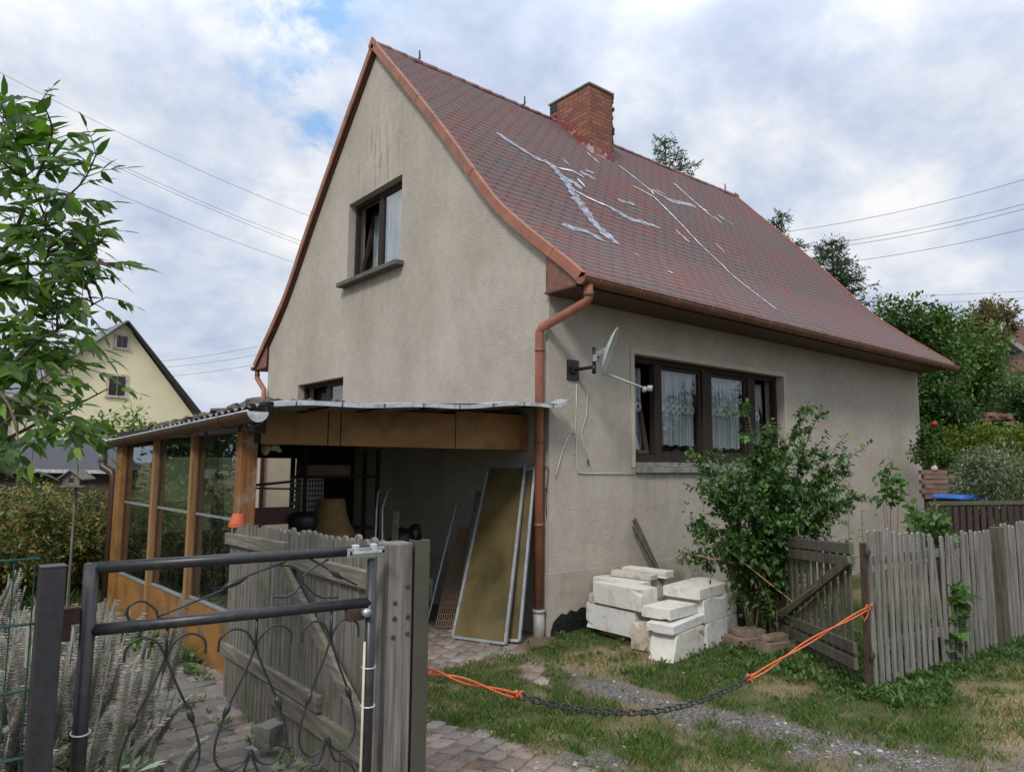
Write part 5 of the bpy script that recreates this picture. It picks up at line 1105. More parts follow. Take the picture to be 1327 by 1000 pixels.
# ------------------------------------------------------------------ chain barrier
CB = empty('chain_barrier', (-1.0, -2.95, .4), 'black chain tied with orange rope, sagging across the driveway', 'barrier')
A0, A1 = Vector((-3.43, -2.96, .90)), Vector((.67, -2.93, .66)); key = [A0, at(600, 882, 3.08), at(675, 903, 3.28), at(750, 918, 3.55), at(830, 921, 3.85), at(900, 907, 4.15), at(967, 877, 4.5), at(1045, 828, 5.0), A1]
key = [Vector((k.x, -2.94+.0*k.x, k.z)) for k in key]; Pth = [Vector(p) for p in smoothpts([tuple(k) for k in key], 12)]
def sub(i0, i1): return Pth[i0*12:i1*12+1]
rr = random.Random(6)
for i0, i1 in ((0, 2), (6, 8)):
    s_ = sub(i0, i1)
    for ph in (0, PI):
        b = MB(); b.tube([p+Vector((0, .011*math.cos(ph+i*.35), .011*math.sin(ph+i*.35))) for i, p in enumerate(s_)], .0055, 6); b.build('rope', 'rope', CB, True)
b = MB(); 
for kp in (Pth[24], Pth[72], Pth[-1]):
    for k in range(9):
        v = Vector((rr.uniform(-1, 1), rr.uniform(-.5, .5), rr.uniform(-1, .6)))*.055; b.tube([kp, kp+v*.6+Vector((0, 0, .01)), kp+v], [.005, .004, .002], 5)
    b.tube([kp+Vector((.016*math.cos(a)*1.2, .012, .018*math.sin(a))) for a in np.linspace(0, 6.3, 12)], .006, 6)
b.tube([Pth[-1], Pth[-1]+Vector((.08, .0, .03)), Pth[-1]+Vector((.12, 0, .01))], .004, 5); b.tube([Pth[-1], Pth[-1]+Vector((-.03, 0, -.06)), Pth[-1]+Vector((-.09, 0, -.09)), Pth[-1]+Vector((-.12, 0, -.04))], .004, 5)
b.build('knot', 'rope', CB, True)
cp = sub(2, 6); ds = [0]
for a, c in zip(cp[:-1], cp[1:]): ds.append(ds[-1]+(c-a).length)
b = MB(); LN = .062; nl = int(ds[-1]/(LN*.80)); ca = np.array([tuple(p) for p in cp])
for k in range(nl):
    s = (k+.5)*ds[-1]/nl; p = Vector([float(np.interp(s, ds, ca[:, i])) for i in range(3)]); q = Vector([float(np.interp(s+.01, ds, ca[:, i])) for i in range(3)]); t = (q-p).normalized(); u = Vector((0, 1, 0)); v = t.cross(u).normalized(); u = v.cross(t)
    e = u if k % 2 else v; e = (e+(.25*(u if e is v else v))).normalized(); hl, hr = LN/2-.013, .013
    pts_ = [p+t*(hl+hr*math.cos(a))+e*hr*math.sin(a) for a in np.linspace(-PI/2, PI/2, 6)]+[p+t*(-hl+hr*math.cos(a))+e*hr*math.sin(a) for a in np.linspace(PI/2, 3*PI/2, 6)]; b.tube(pts_+[pts_[0]], .0048, 6, False)
b.build('chain', 'blackmetal', CB, True)

# ------------------------------------------------------------------ plants
def branch(b, P, r0, r1, n=6): m = len(P); b.tube(P, [r0+(r1-r0)*i/(m-1) for i in range(m)], n)
def along(P, t):
    P = [Vector(p) for p in P]; L = [0]
    for a, c in zip(P[:-1], P[1:]): L.append(L[-1]+(c-a).length)
    s = t*L[-1]
    for i in range(len(P)-1):
        if s <= L[i+1] or i == len(P)-2:
            q = (s-L[i])/max(L[i+1]-L[i], 1e-6); return P[i].lerp(P[i+1], q), (P[i+1]-P[i]).normalized()
def curve3(P, k=6): return [Vector(p) for p in smoothpts([tuple(p) for p in P], k)]

# the tall leafy bush by the little gate
BU = empty('tall_bush', (1.62, -1.50, 0), 'tall loose green bush with arching shoots in front of the wide window', 'bush')
tips = [((890, 588), 7.0), ((905, 625), 6.9), ((930, 575), 7.1), ((964, 522), 7.2), ((985, 548), 7.1), ((1020, 560), 7.1), ((1050, 518), 7.3), ((1066, 526), 7.2), ((1132, 572), 7.4), ((1100, 560), 7.2), ((1080, 600), 7.3), ((950, 610), 6.8), ((1008, 600), 6.8), ((1060, 640), 7.1), ((895, 672), 7.0), ((920, 640), 6.9), ((1000, 540), 7.3), ((1120, 640), 7.4), ((1035, 580), 6.9), ((975, 590), 7.2), ((1095, 650), 7.2), ((940, 690), 6.8), ((1020, 670), 6.7), ((985, 650), 6.7), ((960, 640), 6.8), ((1045, 610), 7.3), ((1075, 560), 7.3), ((1105, 610), 7.3), ((930, 620), 7.0), ((1000, 620), 6.9)]
wood = MB(); C = []; D = []; U = []; Ls = []
rr = random.Random(21)
def leafpair(p, d, s, spread=1.0):
    for e in (-1, 1):
        o = Vector((rr.uniform(-1, 1), rr.uniform(-1, 1), rr.uniform(-.6, .5))).cross(d)
        if o.length < .1: continue
        o.normalize(); v = (o*spread+d*.5+Vector((0, 0, -.25))).normalized(); C.append(tuple(p)); D.append(tuple(v)); U.append((rr.uniform(-.4, .4), rr.uniform(-.4, .4), 1)); Ls.append(s*rr.uniform(.7, 1.25))
for (px, dd) in tips:
    T = at(px[0], px[1], dd); base = Vector((1.60+rr.gauss(0, .10), -1.52+rr.gauss(0, .10), 0)); H = T.z
    mid = base.lerp(T, .5)+Vector((0, 0, .22*H)); mid.x = base.x*.55+T.x*.45; mid.y = base.y*.55+T.y*.45
    P = curve3([base, base.lerp(mid, .55)+Vector((rr.gauss(0, .04), rr.gauss(0, .04), 0)), mid, mid.lerp(T, .6)+Vector((0, 0, .05)), T], 5); branch(wood, P, rr.uniform(.008, .014), .002)
    for k in range(52): t = .25+.75*(k/52); p, d = along(P, t); leafpair(p, d, .072-.022*(t-.3))
    for s in range(18):
        t = rr.uniform(.32, .97); p, d = along(P, t); o = Vector((rr.uniform(-1, 1), rr.uniform(-1, 1), rr.uniform(-.3, .7))).normalized(); L = rr.uniform(.10, .34)*(1.2-t*.65); q = [p, p+(o+d*.6)*L*.5, p+(o*1.1+d*.5)*L+Vector((0, 0, -.03))]; branch(wood, q, .004, .0015, 4)
        for k in range(11): pp, d2 = along(q, .1+.9*k/11); leafpair(pp, d2, .058)
for k in range(2300):   # inner growth
    a = rr.uniform(0, 6.28); z = rr.uniform(.22, 1.85); r_ = abs(rr.gauss(0, .16+.14*min(z, 1.3))); p = Vector((1.62+.10*z+r_*math.cos(a)*1.1, -1.62+.16*z+r_*math.sin(a), z)); leafpair(p, Vector((rr.gauss(0, 1), rr.gauss(0, 1), 1)).normalized(), .055)
wood.build('stems', 'stem', BU, True)
V, Fq, cc = leafgeo(C, D, U, np.array(Ls), np.array(Ls)*.62, leafcols(len(C), [(.055, .125, .032), (.040, .095, .028), (.080, .165, .040), (.12, .22, .05)], [.35, .27, .26, .12])); npmesh('foliage', V, Fq, 'leaf_gloss', BU, fcol=cc)
# twine tying the bush to the gate
b = MB(); q = [Vector((.70, -2.84, 1.02)), Vector((1.05, -2.2, .62)), Vector((1.42, -1.72, .33))]; b.tube(q, .004, 5); b.tube([Vector((.70, -2.84, 1.0)), Vector((1.2, -2.05, .42))], .004, 5); b.tube([Vector((1.0, -1.1, .85)), Vector((1.35, -1.6, .75)), Vector((1.4, -1.7, .28))], .005, 5)
thing1('twine', b, 'twine', 'yellow straw twine strung from the rusty post to the bush', 'twine')
# dead wooden stakes and canes in the bush
b = MB(); b.tube([(1.0, -1.45, .95), (1.50, -2.0, .35)], .006, 6); b.tube([(1.45, -1.95, 1.15), (1.45, -1.97, .5), (1.62, -2.1, .15)], .006, 6); thing1('dry_canes', b, 'twine', 'dry straw coloured canes crossing the front of the bush', 'canes')
def shrub(name, label, centre, size, nleaf, leaf, pal, wt=None, mat='leaf', stems=6, cat='bush', group=None, seed=1, hollow=.35, clump=26, wratio=.55, trunk=None, thick=.02, partname='foliage', fine=False):
    """a crown of leaf clumps scattered in a lumpy ellipsoid; real stems below"""
    rr = np.random.default_rng(seed); c = np.array(centre, dtype=float); sz = np.array(size); A = empty(name, (centre[0], centre[1], gzf(centre[0], centre[1])), label, cat, group)
    cl = rr.normal(size=(clump, 3)); cl = cl/np.linalg.norm(cl, axis=1, keepdims=True)*(rr.uniform(hollow, 1, (clump, 1))**.6); cr = rr.uniform(.16, .36, clump)
    i = rr.integers(0, clump, nleaf); off = rr.normal(size=(nleaf, 3)); off = off/np.linalg.norm(off, axis=1, keepdims=True)*(rr.uniform(0, 1, (nleaf, 1))**.45)
    P = (cl[i]*.80+off*cr[i][:, None])*sz+c; Dv = unit(off+rr.normal(size=(nleaf, 3))*.7+np.array([0, 0, -.15])); ln = leaf*rr.uniform(.6, 1.3, nleaf)
    cc = np.array(pal)[rr.choice(len(pal), nleaf, p=wt)]*(.75+.5*rr.random((nleaf, 1)))*(.72+.56*rr.random(clump)[i][:, None])
    V, Fq, cc = leafgeo(P, Dv, rr.normal(size=(nleaf, 3))*.5+np.array([0, 0, 1.]), ln, ln*wratio, cc, fine); npmesh(partname, V, Fq, mat, A, fcol=np.clip(cc, 0, 1))
    b = MB(); g = gzf(centre[0], centre[1])-.05; r2 = random.Random(seed); base = Vector((centre[0], centre[1], g))
    if trunk:
        top = Vector((centre[0], centre[1], trunk)); b.tube([base, base.lerp(top, .5)+Vector((.05, .03, 0)), top], [thick*1.3, thick, thick*.8], 10); base = top
    for k in range(min(stems, clump)):
        q = Vector(cl[k]*.8*sz+c); s0 = base+Vector((r2.gauss(0, .03), r2.gauss(0, .03), 0)); m = s0.lerp(q, .5)+Vector((0, 0, abs(q.z-s0.z)*.12)); b.tube(curve3([s0, m, q], 5), [thick*(.7-.055*j) for j in range(11)], 6)
    b.build('trunk' if trunk else 'stems', 'bark', A, True); return A
shrub('young_shrub', 'small low leafy shrub behind the white blocks at the wall', (1.95, -.50, .78), (.34, .30, .30), 700, .055, [(.06, .13, .03), (.09, .18, .04)], clump=12, seed=3, thick=.008)
shrub('climbing_weed', 'broad leaved shoots climbing over the middle of the right picket fence', (2.35, -2.80, 1.22), (.42, .22, .36), 620, .075, [(.05, .12, .03), (.08, .16, .05), (.13, .21, .06)], clump=16, seed=5, thick=.008, wratio=.75)
shrub('young_elder', 'upright leafy shoot above the start of the right picket fence', (2.30, -2.45, 1.55), (.20, .16, .34), 150, .08, [(.07, .15, .035), (.05, .11, .03)], clump=9, seed=8, thick=.006, wratio=.6, stems=5)
shrub('burdock', 'large leaved weed growing through the broken spot of the picket fence', (2.20, -3.02, .42), (.24, .14, .40), 110, .13, [(.06, .14, .03), (.08, .17, .04), (.05, .11, .03)], clump=9, seed=9, thick=.008, wratio=.6)
for k, (px, py, h) in enumerate(((1075, 680, .45), (1100, 690, .36), (1118, 700, .42))):
    p = at(px, py, 6.4); A = empty('sapling', (p.x, p.y, 0), ['thin upright sapling with opposite leaves behind the gate, left of three', 'thin upright sapling behind the gate, middle of three', 'thin upright sapling next to the rusty post, right of three'][k], 'sapling', 'thin saplings behind the wooden gate')
    b = MB(); b.tube([(p.x, p.y, 0), (p.x+.01, p.y, .7), (p.x, p.y, p.z+h*.6)], [.006, .005, .002], 5); b.build('stem', 'stem', A); C = []; D = []; U = []; Ls = []
    for j in range(13):
        z = p.z+h*.6-j*.055; leafpair(Vector((p.x, p.y, z)), Vector((0, 0, 1)), .05+.003*j, 1.2)
    V, Fq, cc = leafgeo(C, D, U, np.array(Ls), np.array(Ls)*.45, leafcols(len(C), [(.08, .17, .03), (.10, .20, .05)])); npmesh('foliage', V, Fq, 'leaf', A, fcol=cc)

# overhanging tree at the left, close to the camera
TR = empty('elder_tree', tuple(at(-260, 1010, 3.2)), 'close leafy tree reaching in from the left edge of the photo', 'tree'); wood = MB(); rr = random.Random(5)
brs = [[(-220, 520, 3.3), (-60, 400, 3.0), (10, 320, 2.8), (45, 250, 2.7), (70, 200, 2.6), (78, 165, 2.55), (62, 130, 2.5)], [(45, 250, 2.7), (20, 190, 2.7), (5, 140, 2.7)], [(-60, 400, 3.0), (40, 330, 2.8), (85, 270, 2.6), (125, 235, 2.5), (145, 200, 2.45)],
       [(-220, 560, 3.2), (-40, 470, 3.0), (60, 400, 2.8), (90, 350, 2.6), (135, 330, 2.5), (150, 310, 2.5)], [(-40, 470, 3.0), (80, 430, 2.7), (130, 400, 2.55), (160, 385, 2.5)], [(-220, 640, 3.0), (-60, 600, 2.8), (30, 560, 2.5), (70, 545, 2.4), (115, 560, 2.3)], [(-220, 600, 3.0), (-60, 520, 2.7), (20, 470, 2.5), (60, 440, 2.4), (85, 430, 2.3)],
       [(60, 400, 2.8), (70, 330, 2.7), (95, 300, 2.6), (120, 300, 2.6)], [(-60, 400, 3.0), (-20, 260, 2.9), (-10, 200, 2.9), (10, 160, 2.8)], [(-220, 640, 3.0), (-90, 560, 2.6), (-30, 500, 2.3), (10, 520, 2.2), (30, 580, 2.1)], [(60, 400, 2.8), (30, 420, 2.7), (50, 470, 2.6), (90, 480, 2.5)]]
C = []; D = []; U = []; Ls = []; Ws = []
def compound(p, d, L, nl=5):
    """pinnate leaf: stalk with paired leaflets and one at the tip"""
    d = d.normalized(); sag = Vector((0, 0, -1)); q = [p, p+d*L*.5+sag*L*.04, p+d*L+sag*L*.22]; wood.tube(q, [.0022, .0016, .001], 4); side = d.cross(Vector((rr.uniform(-.3, .3), rr.uniform(-.3, .3), 1))).normalized()
    for k in range(nl//2):
        pp, dd = along(q, .40+.5*k/(nl//2))
        for e in (-1, 1): v = (dd*.75+side*e*.7+Vector((0, 0, rr.uniform(-.75, .0)))).normalized(); C.append(tuple(pp)); D.append(tuple(v)); U.append((rr.uniform(-1, 1)-.3, rr.uniform(-1, 1)-.4, .7)); l = L*rr.uniform(.40, .56); Ls.append(l); Ws.append(l*rr.uniform(.40, .50))
    pp, dd = along(q, 1); C.append(tuple(pp)); D.append(tuple(dd)); U.append((rr.uniform(-.4, .4), rr.uniform(-.4, .4), 1)); Ls.append(L*.52); Ws.append(L*.52*.42)
for bi, br_ in enumerate(brs):
    P = curve3([at(q[0]-max(0, q[0])*.14, q[1], q[2]) for q in br_], 5); branch(wood, P, .011 if bi in (0, 3, 5, 6, 9) else .006, .002)
    n = (22 if len(br_) > 4 else 15) if bi not in (5, 6, 9) else 11
    for k in range(n):
        t = .28+.72*k/(n-1) if bi in (0, 3, 5, 6, 9) else .12+.88*k/(n-1); p, d = along(P, min(t, .999))
        for e in range(1 if rr.random() < .45 else 2):
            o = Vector((rr.gauss(0, 1), rr.gauss(0, 1), rr.gauss(0, .7))); o = (o-d*o.dot(d)).normalized(); compound(p, (d*.55+o*.85), rr.uniform(.12, .235)*(1.1-.42*t), rr.choice((5, 5, 7)))
    for k in range(3 if len(br_) > 4 else 2):
        t = rr.uniform(.4, .95); p, d = along(P, t); o = (Vector((rr.gauss(0, 1), rr.gauss(0, 1), rr.gauss(.1, .6)))+d).normalized(); L = rr.uniform(.12, .28); q = [p, p+o*L*.5, p+o*L+Vector((0, 0, -.02))]; branch(wood, q, .005, .002, 5)
        for j in range(5): pp, dd = along(q, .25+.74*j/4); o2 = Vector((rr.gauss(0, 1), rr.gauss(0, 1), rr.gauss(0, .6))); compound(pp, dd*.5+o2.normalized()*.8, rr.uniform(.09, .16), 5)
tb = TR.location; wood.tube([Vector(tb), at(-250, 760, 3.25), at(-225, 600, 3.2), at(-215, 480, 3.3), at(-200, 300, 3.3), at(-190, 120, 3.3)], [.09, .08, .07, .05, .04, .02], 12)
for (a, c) in (((-225, 600, 3.2), (-220, 640, 3.0)), ((-215, 480, 3.3), (-220, 520, 3.3))): pass
wood.build('trunk', 'bark', TR, True)
V, Fq, cc = leafgeo(C, D, U, np.array(Ls), np.array(Ws), leafcols(len(C), [(.050, .115, .022), (.036, .090, .020), (.080, .165, .028), (.15, .24, .045)], [.36, .30, .24, .10]), True); npmesh('crown', V, Fq, 'leaf_tree', TR, fcol=cc)

# lamb's ear: one plant with leaves and flower spikes, then copies
def lambs_ear(seed, label):
    rr = random.Random(seed); A = empty('lambs_ear', (0, 0, 0), label, 'plant', 'woolly grey plants in the bed by the path'); C = []; D = []; U = []; Ls = []; Ws = []; cols = []; st = MB(); fl = MB()
    for k in range(170):
        a = rr.uniform(0, 6.28); e = rr.uniform(.05, 1.0); r_ = rr.uniform(0, .17); C.append((r_*math.cos(a), r_*math.sin(a), rr.uniform(.02, .36))); D.append((math.cos(a)*math.cos(e), math.sin(a)*math.cos(e), math.sin(e))); U.append((0, 0, 1)); l = rr.uniform(.06, .11); Ls.append(l); Ws.append(l*.44)
        cols.append(rr.choice([(.33, .39, .31), (.26, .33, .24), (.40, .45, .37), (.20, .28, .17)]))
    for k in range(13):
        a = rr.uniform(0, 6.28); r_ = rr.uniform(.0, .17); H = rr.uniform(.44, .80); x0, y0 = r_*math.cos(a), r_*math.sin(a); x1, y1 = x0*1.9+rr.gauss(0, .07), y0*1.9+rr.gauss(0, .07); bx_, by_ = rr.gauss(0, .05), rr.gauss(0, .05); st.tube([(x0, y0, 0), ((x0+x1)/2, (y0+y1)/2, H*.5), (x1, y1, H)], [.005, .0045, .003], 5)
        for j in range(5):
            t = .2+.1*j; 
            for e in (0, PI): aa = a+j*1.5+e; C.append((x0+(x1-x0)*t, y0+(y1-y0)*t, H*t)); D.append((math.cos(aa), math.sin(aa), .5)); U.append((0, 0, 1)); l = .07-.006*j; Ls.append(l); Ws.append(l*.36); cols.append((.26, .32, .24))
        sl = H*.40; n = int(sl/.0105)
        for j in range(n):
            t = 1-sl/H*(j/n); q_ = ((t-.6)/.4)**2 if t > .6 else 0; cx, cy, cz = x0+(x1-x0)*t+bx_*q_, y0+(y1-y0)*t+by_*q_, H*t-.02*q_; rad = .026*(.55+.75*j/n if j < n*.6 else 1.0) if j > 1 else .010
            for m in range(8):
                aa = m*PI*2/8+j*.5; C.append((cx, cy, cz)); D.append((math.cos(aa), math.sin(aa), .35)); U.append((0, 0, 1)); Ls.append(rad*rr.uniform(.8, 1.3)); Ws.append(rad*.75); cols.append(rr.choice([(.38, .38, .32), (.32, .35, .27), (.40, .31, .32), (.42, .37, .34), (.34, .36, .29), (.44, .33, .35)]))
    st.build('stems', 'stem_grey', A); V, Fq, cc = leafgeo(C, D, U, np.array(Ls), np.array(Ws), np.array(cols)*np.array([rr.uniform(.8, 1.15) for _ in cols])[:, None]); npmesh('foliage', V, Fq, 'leaf_wool', A, fcol=cc); return A
protos = [lambs_ear(s, 'x') for s in (1, 2, 3)]
spots = [(-4.50, -2.35), (-4.42, -1.75), (-4.40, -.95), (-4.42, -.5), (-4.68, -2.05), (-4.62, -1.60), (-4.90, -1.85), (-4.42, -1.15), (-4.74, -1.20), (-5.02, -1.40), (-4.70, -.78), (-5.00, -.92), (-4.44, -.30), (-4.76, -.32), (-5.08, -.45), (-4.52, .10), (-4.90, .12), (-5.15, -2.1), (-4.95, -2.45), (-4.70, -2.60), (-5.30, -1.0), (-5.35, -.1), (-4.66, .5), (-5.0, .55), (-5.2, -1.75), (-4.55, -2.05), (-4.55, -1.35), (-4.58, -.55), (-4.85, -.6), (-4.9, -1.6), (-5.1, -2.3), (-4.85, -2.25), (-5.3, -2.0), (-5.4, -1.4)]
for i, (x, y) in enumerate(spots):
    p = protos[i % 3]
    if i < 3: o = p
    else:
        o = p.copy(); COL.objects.link(o)
        for chd in p.children: c = chd.copy(); COL.objects.link(c); c.parent = o
    o.location = (x, y, gzf(x, y)); o.rotation_euler = (0, 0, i*1.7); s = 1.12+.12*math.sin(i*2.1)+(.05 if y > -1 else 0); o.scale = (s, s, s)
    o['label'] = 'silvery woolly plant with mauve flower spikes in the bed left of the path'
b = MB(); b.box((-4.22, -.9, .06), (.09, .14, .06), Matrix.Rotation(.6, 3, 'Z')); thing1('brick_piece', b, 'brownslab', 'small red brown brick piece at the edge of the flower bed', 'brick', bevel=.006)

# reddish bush and other garden shrubs behind
RB = [(.12, .155, .030), (.15, .085, .03), (.19, .15, .04), (.07, .125, .026), (.22, .22, .05), (.05, .085, .02)]
shrub('red_green_bush', 'big rounded bush with reddish green leaves behind the birdhouse', (-3.75, 5.6, .62), (1.25, 1.15, 1.02), 15000, .075, RB, mat='leaf_gloss', clump=60, seed=11, thick=.03, wratio=.45)
shrub('red_green_bush', 'big reddish green bush at the left edge, left of the birdhouse', (-5.05, 5.0, .60), (1.05, 1.1, 1.0), 12000, .075, RB, mat='leaf_gloss', clump=50, seed=12, thick=.03, wratio=.45)
# birdhouse
BH = empty('birdhouse', (-3.79, 3.25, 0), 'small grey wooden birdhouse on a thin pole in front of the bush', 'birdhouse'); b = MB(); b.tube([(-3.79, 3.25, 0), (-3.79, 3.25, 1.47)], .014, 8); b.build('pole', 'slat', BH)
c = Vector((-3.75, 3.22, 1.49)); Rz = Matrix.Rotation(-.55, 3, 'Z'); b = MB(); ex, ey = Rz @ Vector((1, 0, 0)), Rz @ Vector((0, 1, 0))
b.prism([(-.085, 0), (.085, 0), (.085, .08), (0, .15), (-.085, .08)], c-ex*.05-ey*.12, ex, (0, 0, 1), ey, .24); b.build('box', 'slat', BH, bevel=.002)
b = MB(); b.prism([(-.022, .03), (.022, .03), (.022, .075), (-.022, .075)], c-ex*.05-ey*.123, ex, (0, 0, 1), ey, .003); b.build('entrance', 'black', BH)
for s in (-1, 1): b = MB(); b.prism([(0, .165), (s*.13, .065), (s*.13, .053), (0, .151)], c-ex*.05-ey*.16, ex, (0, 0, 1), ey, .32); b.build('roof', 'slat', BH)
b = MB(); b.box(c+Vector((-.03, -.03, -.008)), (.24, .32, .014), Rz); b.build('floor_board', 'slat', BH)

# low dark shed roof
SHD = empty('garden_shed', tuple(at(60, 650, 15)), 'low dark shed with a slate roof behind the reddish bush', 'shed'); b = MB()
def quadslab(b, a, bb, c, d, th): b.face([a, bb, c, d]); dn_ = Vector((0, 0, -th)); a2, b2, c2, d2 = a+dn_, bb+dn_, c+dn_, d+dn_; b.face([a2, d2, c2, b2]); b.face([a, a2, b2, bb]); b.face([bb, b2, c2, c]); b.face([c, c2, d2, d]); b.face([d, d2, a2, a]); return b
el_, er_, rl_, rr_2 = at(-220, 603, 14), at(170, 609, 14), at(-220, 566, 16.5), at(180, 571, 16.5); quadslab(b, el_, er_, rr_2, rl_, .06); b.build('roof', 'slate', SHD)
b = MB(); b.bar(el_+Vector((0, 0, -.04)), er_+Vector((0, 0, -.04)), .05, .07); b.build('eave_board', 'whitemetal', SHD); b = MB(); b.bar(rl_+Vector((0, 0, .02)), rr_2+Vector((0, 0, .02)), .1, .05); b.build('ridge', 'whitemetal', SHD)
b = MB(); i_ = (rl_-el_).normalized()*.3; i_.z = 0; a, c = el_+i_, er_+i_; dd_ = (rl_-el_); dd_.z = 0
for p, q in ((a, c), (a+dd_*.8, c+dd_*.8), (a, a+dd_*.8), (c, c+dd_*.8)): b.face([Vector((p.x, p.y, -.1)), Vector((q.x, q.y, -.1)), Vector((q.x, q.y, q.z-.08)), Vector((p.x, p.y, p.z-.08))])
b.build('wall', 'brown_shed', SHD)
# yellow house
D0 = 30; ap = at(163, 416, D0); e1 = (RT+FW); e1.z = 0; e1.normalize(); e2 = Vector((-e1.y, e1.x, 0)); YH = empty('yellow_house', (ap.x, ap.y, 0), 'pale yellow gabled house with grey roof in the left background', 'house')
a_r, a_l = 3.15, 5.6; zr = at(262, 537, D0+2.23).z; zl = ap.z-a_l*.92
pr = lambda s, z, d=0: Vector((ap.x, ap.y, 0))+e1*s+e2*d+Vector((0, 0, z)); b = MB(); DL = 9
b.prism([(-a_l, 0), (a_r-.15, 0), (a_r-.15, zr-.10), (0, ap.z-.14), (-a_l, zl+.1)], (ap.x, ap.y, 0), e1, (0, 0, 1), e2, DL); b.build('wall', 'yellow_wall', YH)
def yslope(s0, z0_, s1, z1_, nm='roof', m='corr'):
    b = MB(); n = 80
    P0, P1 = (s0, z0_), (s1, z1_); L = math.hypot(s1-s0, z1_-z0_); nn = Vector((-(z1_-z0_)/L, (s1-s0)/L)); nn = nn if nn.y > 0 else -nn
    for k in range(n):
        d0, d1 = -.25+(DL+.3)*k/n, -.25+(DL+.3)*(k+1)/n; w0, w1 = .03*math.sin(k*1.57), .03*math.sin((k+1)*1.57)
        b.face([pr(s0+nn.x*w0, z0_+nn.y*w0, d0), pr(s0+nn.x*w1, z0_+nn.y*w1, d1), pr(s1+nn.x*w1, z1_+nn.y*w1, d1), pr(s1+nn.x*w0, z1_+nn.y*w0, d0)])
    return b.build(nm, m, YH)
yslope(0, ap.z, -a_l-.5, ap.z-(a_l+.5)*.92); yslope(0, ap.z, a_r+.15, zr-.05)
b = MB(); b.bar(pr(0, ap.z-.05, -.28), pr(a_r+.15, zr-.1, -.28), .05, .22, e2); b.bar(pr(0, ap.z-.05, -.28), pr(-a_l-.5, ap.z-(a_l+.5)*.92-.05, -.28), .05, .22, e2); b.build('verge_board', 'slate', YH)
def ywin(px, py, wd, ht, m='black'):
    dvec = at(px, py, 1)-CAM; nrm = e2; t = (pr(0, 0, 0)-CAM).dot(nrm)/dvec.dot(nrm); c = CAM+dvec*t; Rm = Matrix((e1, e2, Vector((0, 0, 1)))).transposed()
    b = MB(); f = .09
    for lc, d in (((0, -.02, ht/2+f/2), (wd+2*f, .06, f)), ((0, -.03, -ht/2-f/2), (wd+2*f+.06, .10, f)), ((-wd/2-f/2, -.02, 0), (f, .06, ht)), ((wd/2+f/2, -.02, 0), (f, .06, ht))): b.box(c+Rm @ Vector(lc), d, Rm)
    o = b.build('window', 'aerated2', YH); b = MB(); b.box(c+Rm @ Vector((0, -.008, 0)), (wd, .02, ht), Rm); g = b.build('pane', M('dark_pane', (.03, .035, .045), None, .1, bmp=0), o); b = MB(); b.box(c+Rm @ Vector((0, -.024, 0)), (.05, .02, ht), Rm); b.build('mullion', 'cardboard', o)
ywin(158, 443, .40, .48); ywin(151.5, 500, .62, .80); ywin(-3, 555, .62, 1.1)
shrub('yard_shrub', 'bright green shrub in front of the pale yellow house', (0, 0, 0), (.1, .1, .1), 4, .1, [(.07, .15, .03)], clump=3) if False else None
p = at(150, 562, 20); shrub('garden_shrub', 'bright green rounded shrub in front of the pale yellow house', (p.x, p.y, 1.85), (1.5, 1.3, 1.65), 6500, .13, [(.06, .13, .03), (.09, .18, .04), (.12, .22, .05)], clump=40, seed=31, thick=.04)
# roof of another house just left of the gable
p0_ = at(296, 530, 24); p1_ = at(352, 530, 24); q0 = at(325, 515, 26); q1 = at(380, 505, 26); FH = empty('dark_roofed_house', (p0_.x, p0_.y, 0), 'dark roof corner of a far house between yellow house and gable', 'house'); b = MB(); quadslab(b, p0_, p1_+RT*2, q1+RT*2, q0, .15); b.build('roof', 'slate', FH)
b = MB(); b.box((p0_.x+2.2, p0_.y+1.4, 1.6), (3, 3, 3.2)); b.build('wall', 'beige', FH)

# ------------------------------------------------------------------ right-hand background
def tree(label, px, py, d, size, n, leaf, pal, wt=None, seed=1, clump=90, thick=.16, group=None, name='leafy_tree', wratio=.5, mat='leaf'):
    c = at(px, py, d); g = gzf(c.x, c.y); return shrub(name, label, (c.x, c.y, c.z), size, n, leaf, pal, wt, mat, stems=26, cat='tree', group=group, seed=seed, hollow=.30, clump=clump, trunk=g+(c.z-size[2]-g)*.5+.9, thick=thick, partname='crown', wratio=wratio)
GT = [(.045, .095, .020), (.065, .13, .025), (.095, .17, .035), (.030, .065, .016)]
TG = 'leafy trees behind the house'
tree('large green tree just right of the house corner, nearest the eave', 1165, 470, 17, (1.5, 1.6, 1.75), 16000, .13, GT, seed=41, group=TG)
tree('large rounded green tree right of the house, in front of the brown roof', 1226, 474, 19, (1.55, 1.6, 1.7), 18000, .13, [(.055, .11, .022), (.085, .155, .03), (.11, .19, .04), (.035, .07, .016)], seed=42, group=TG)
tree('lower dark green tree between the big trees and hedge', 1195, 540, 16, (1.6, 1.2, 1.1), 12000, .11, [(.03, .07, .016), (.045, .095, .02)], seed=43, group=TG)
tree('tree with sparse brownish foliage rising behind the big green tree', 1286, 418, 30, (1.3, 1.3, 1.15), 3600, .17, [(.15, .12, .06), (.11, .11, .05), (.20, .15, .08)], seed=44, clump=34, group=TG)
tree('dark green tree at the right edge below the brick house', 1300, 525, 22, (1.6, 1.5, 1.0), 7000, .13, [(.03, .07, .018), (.05, .10, .025)], seed=45, group=TG)
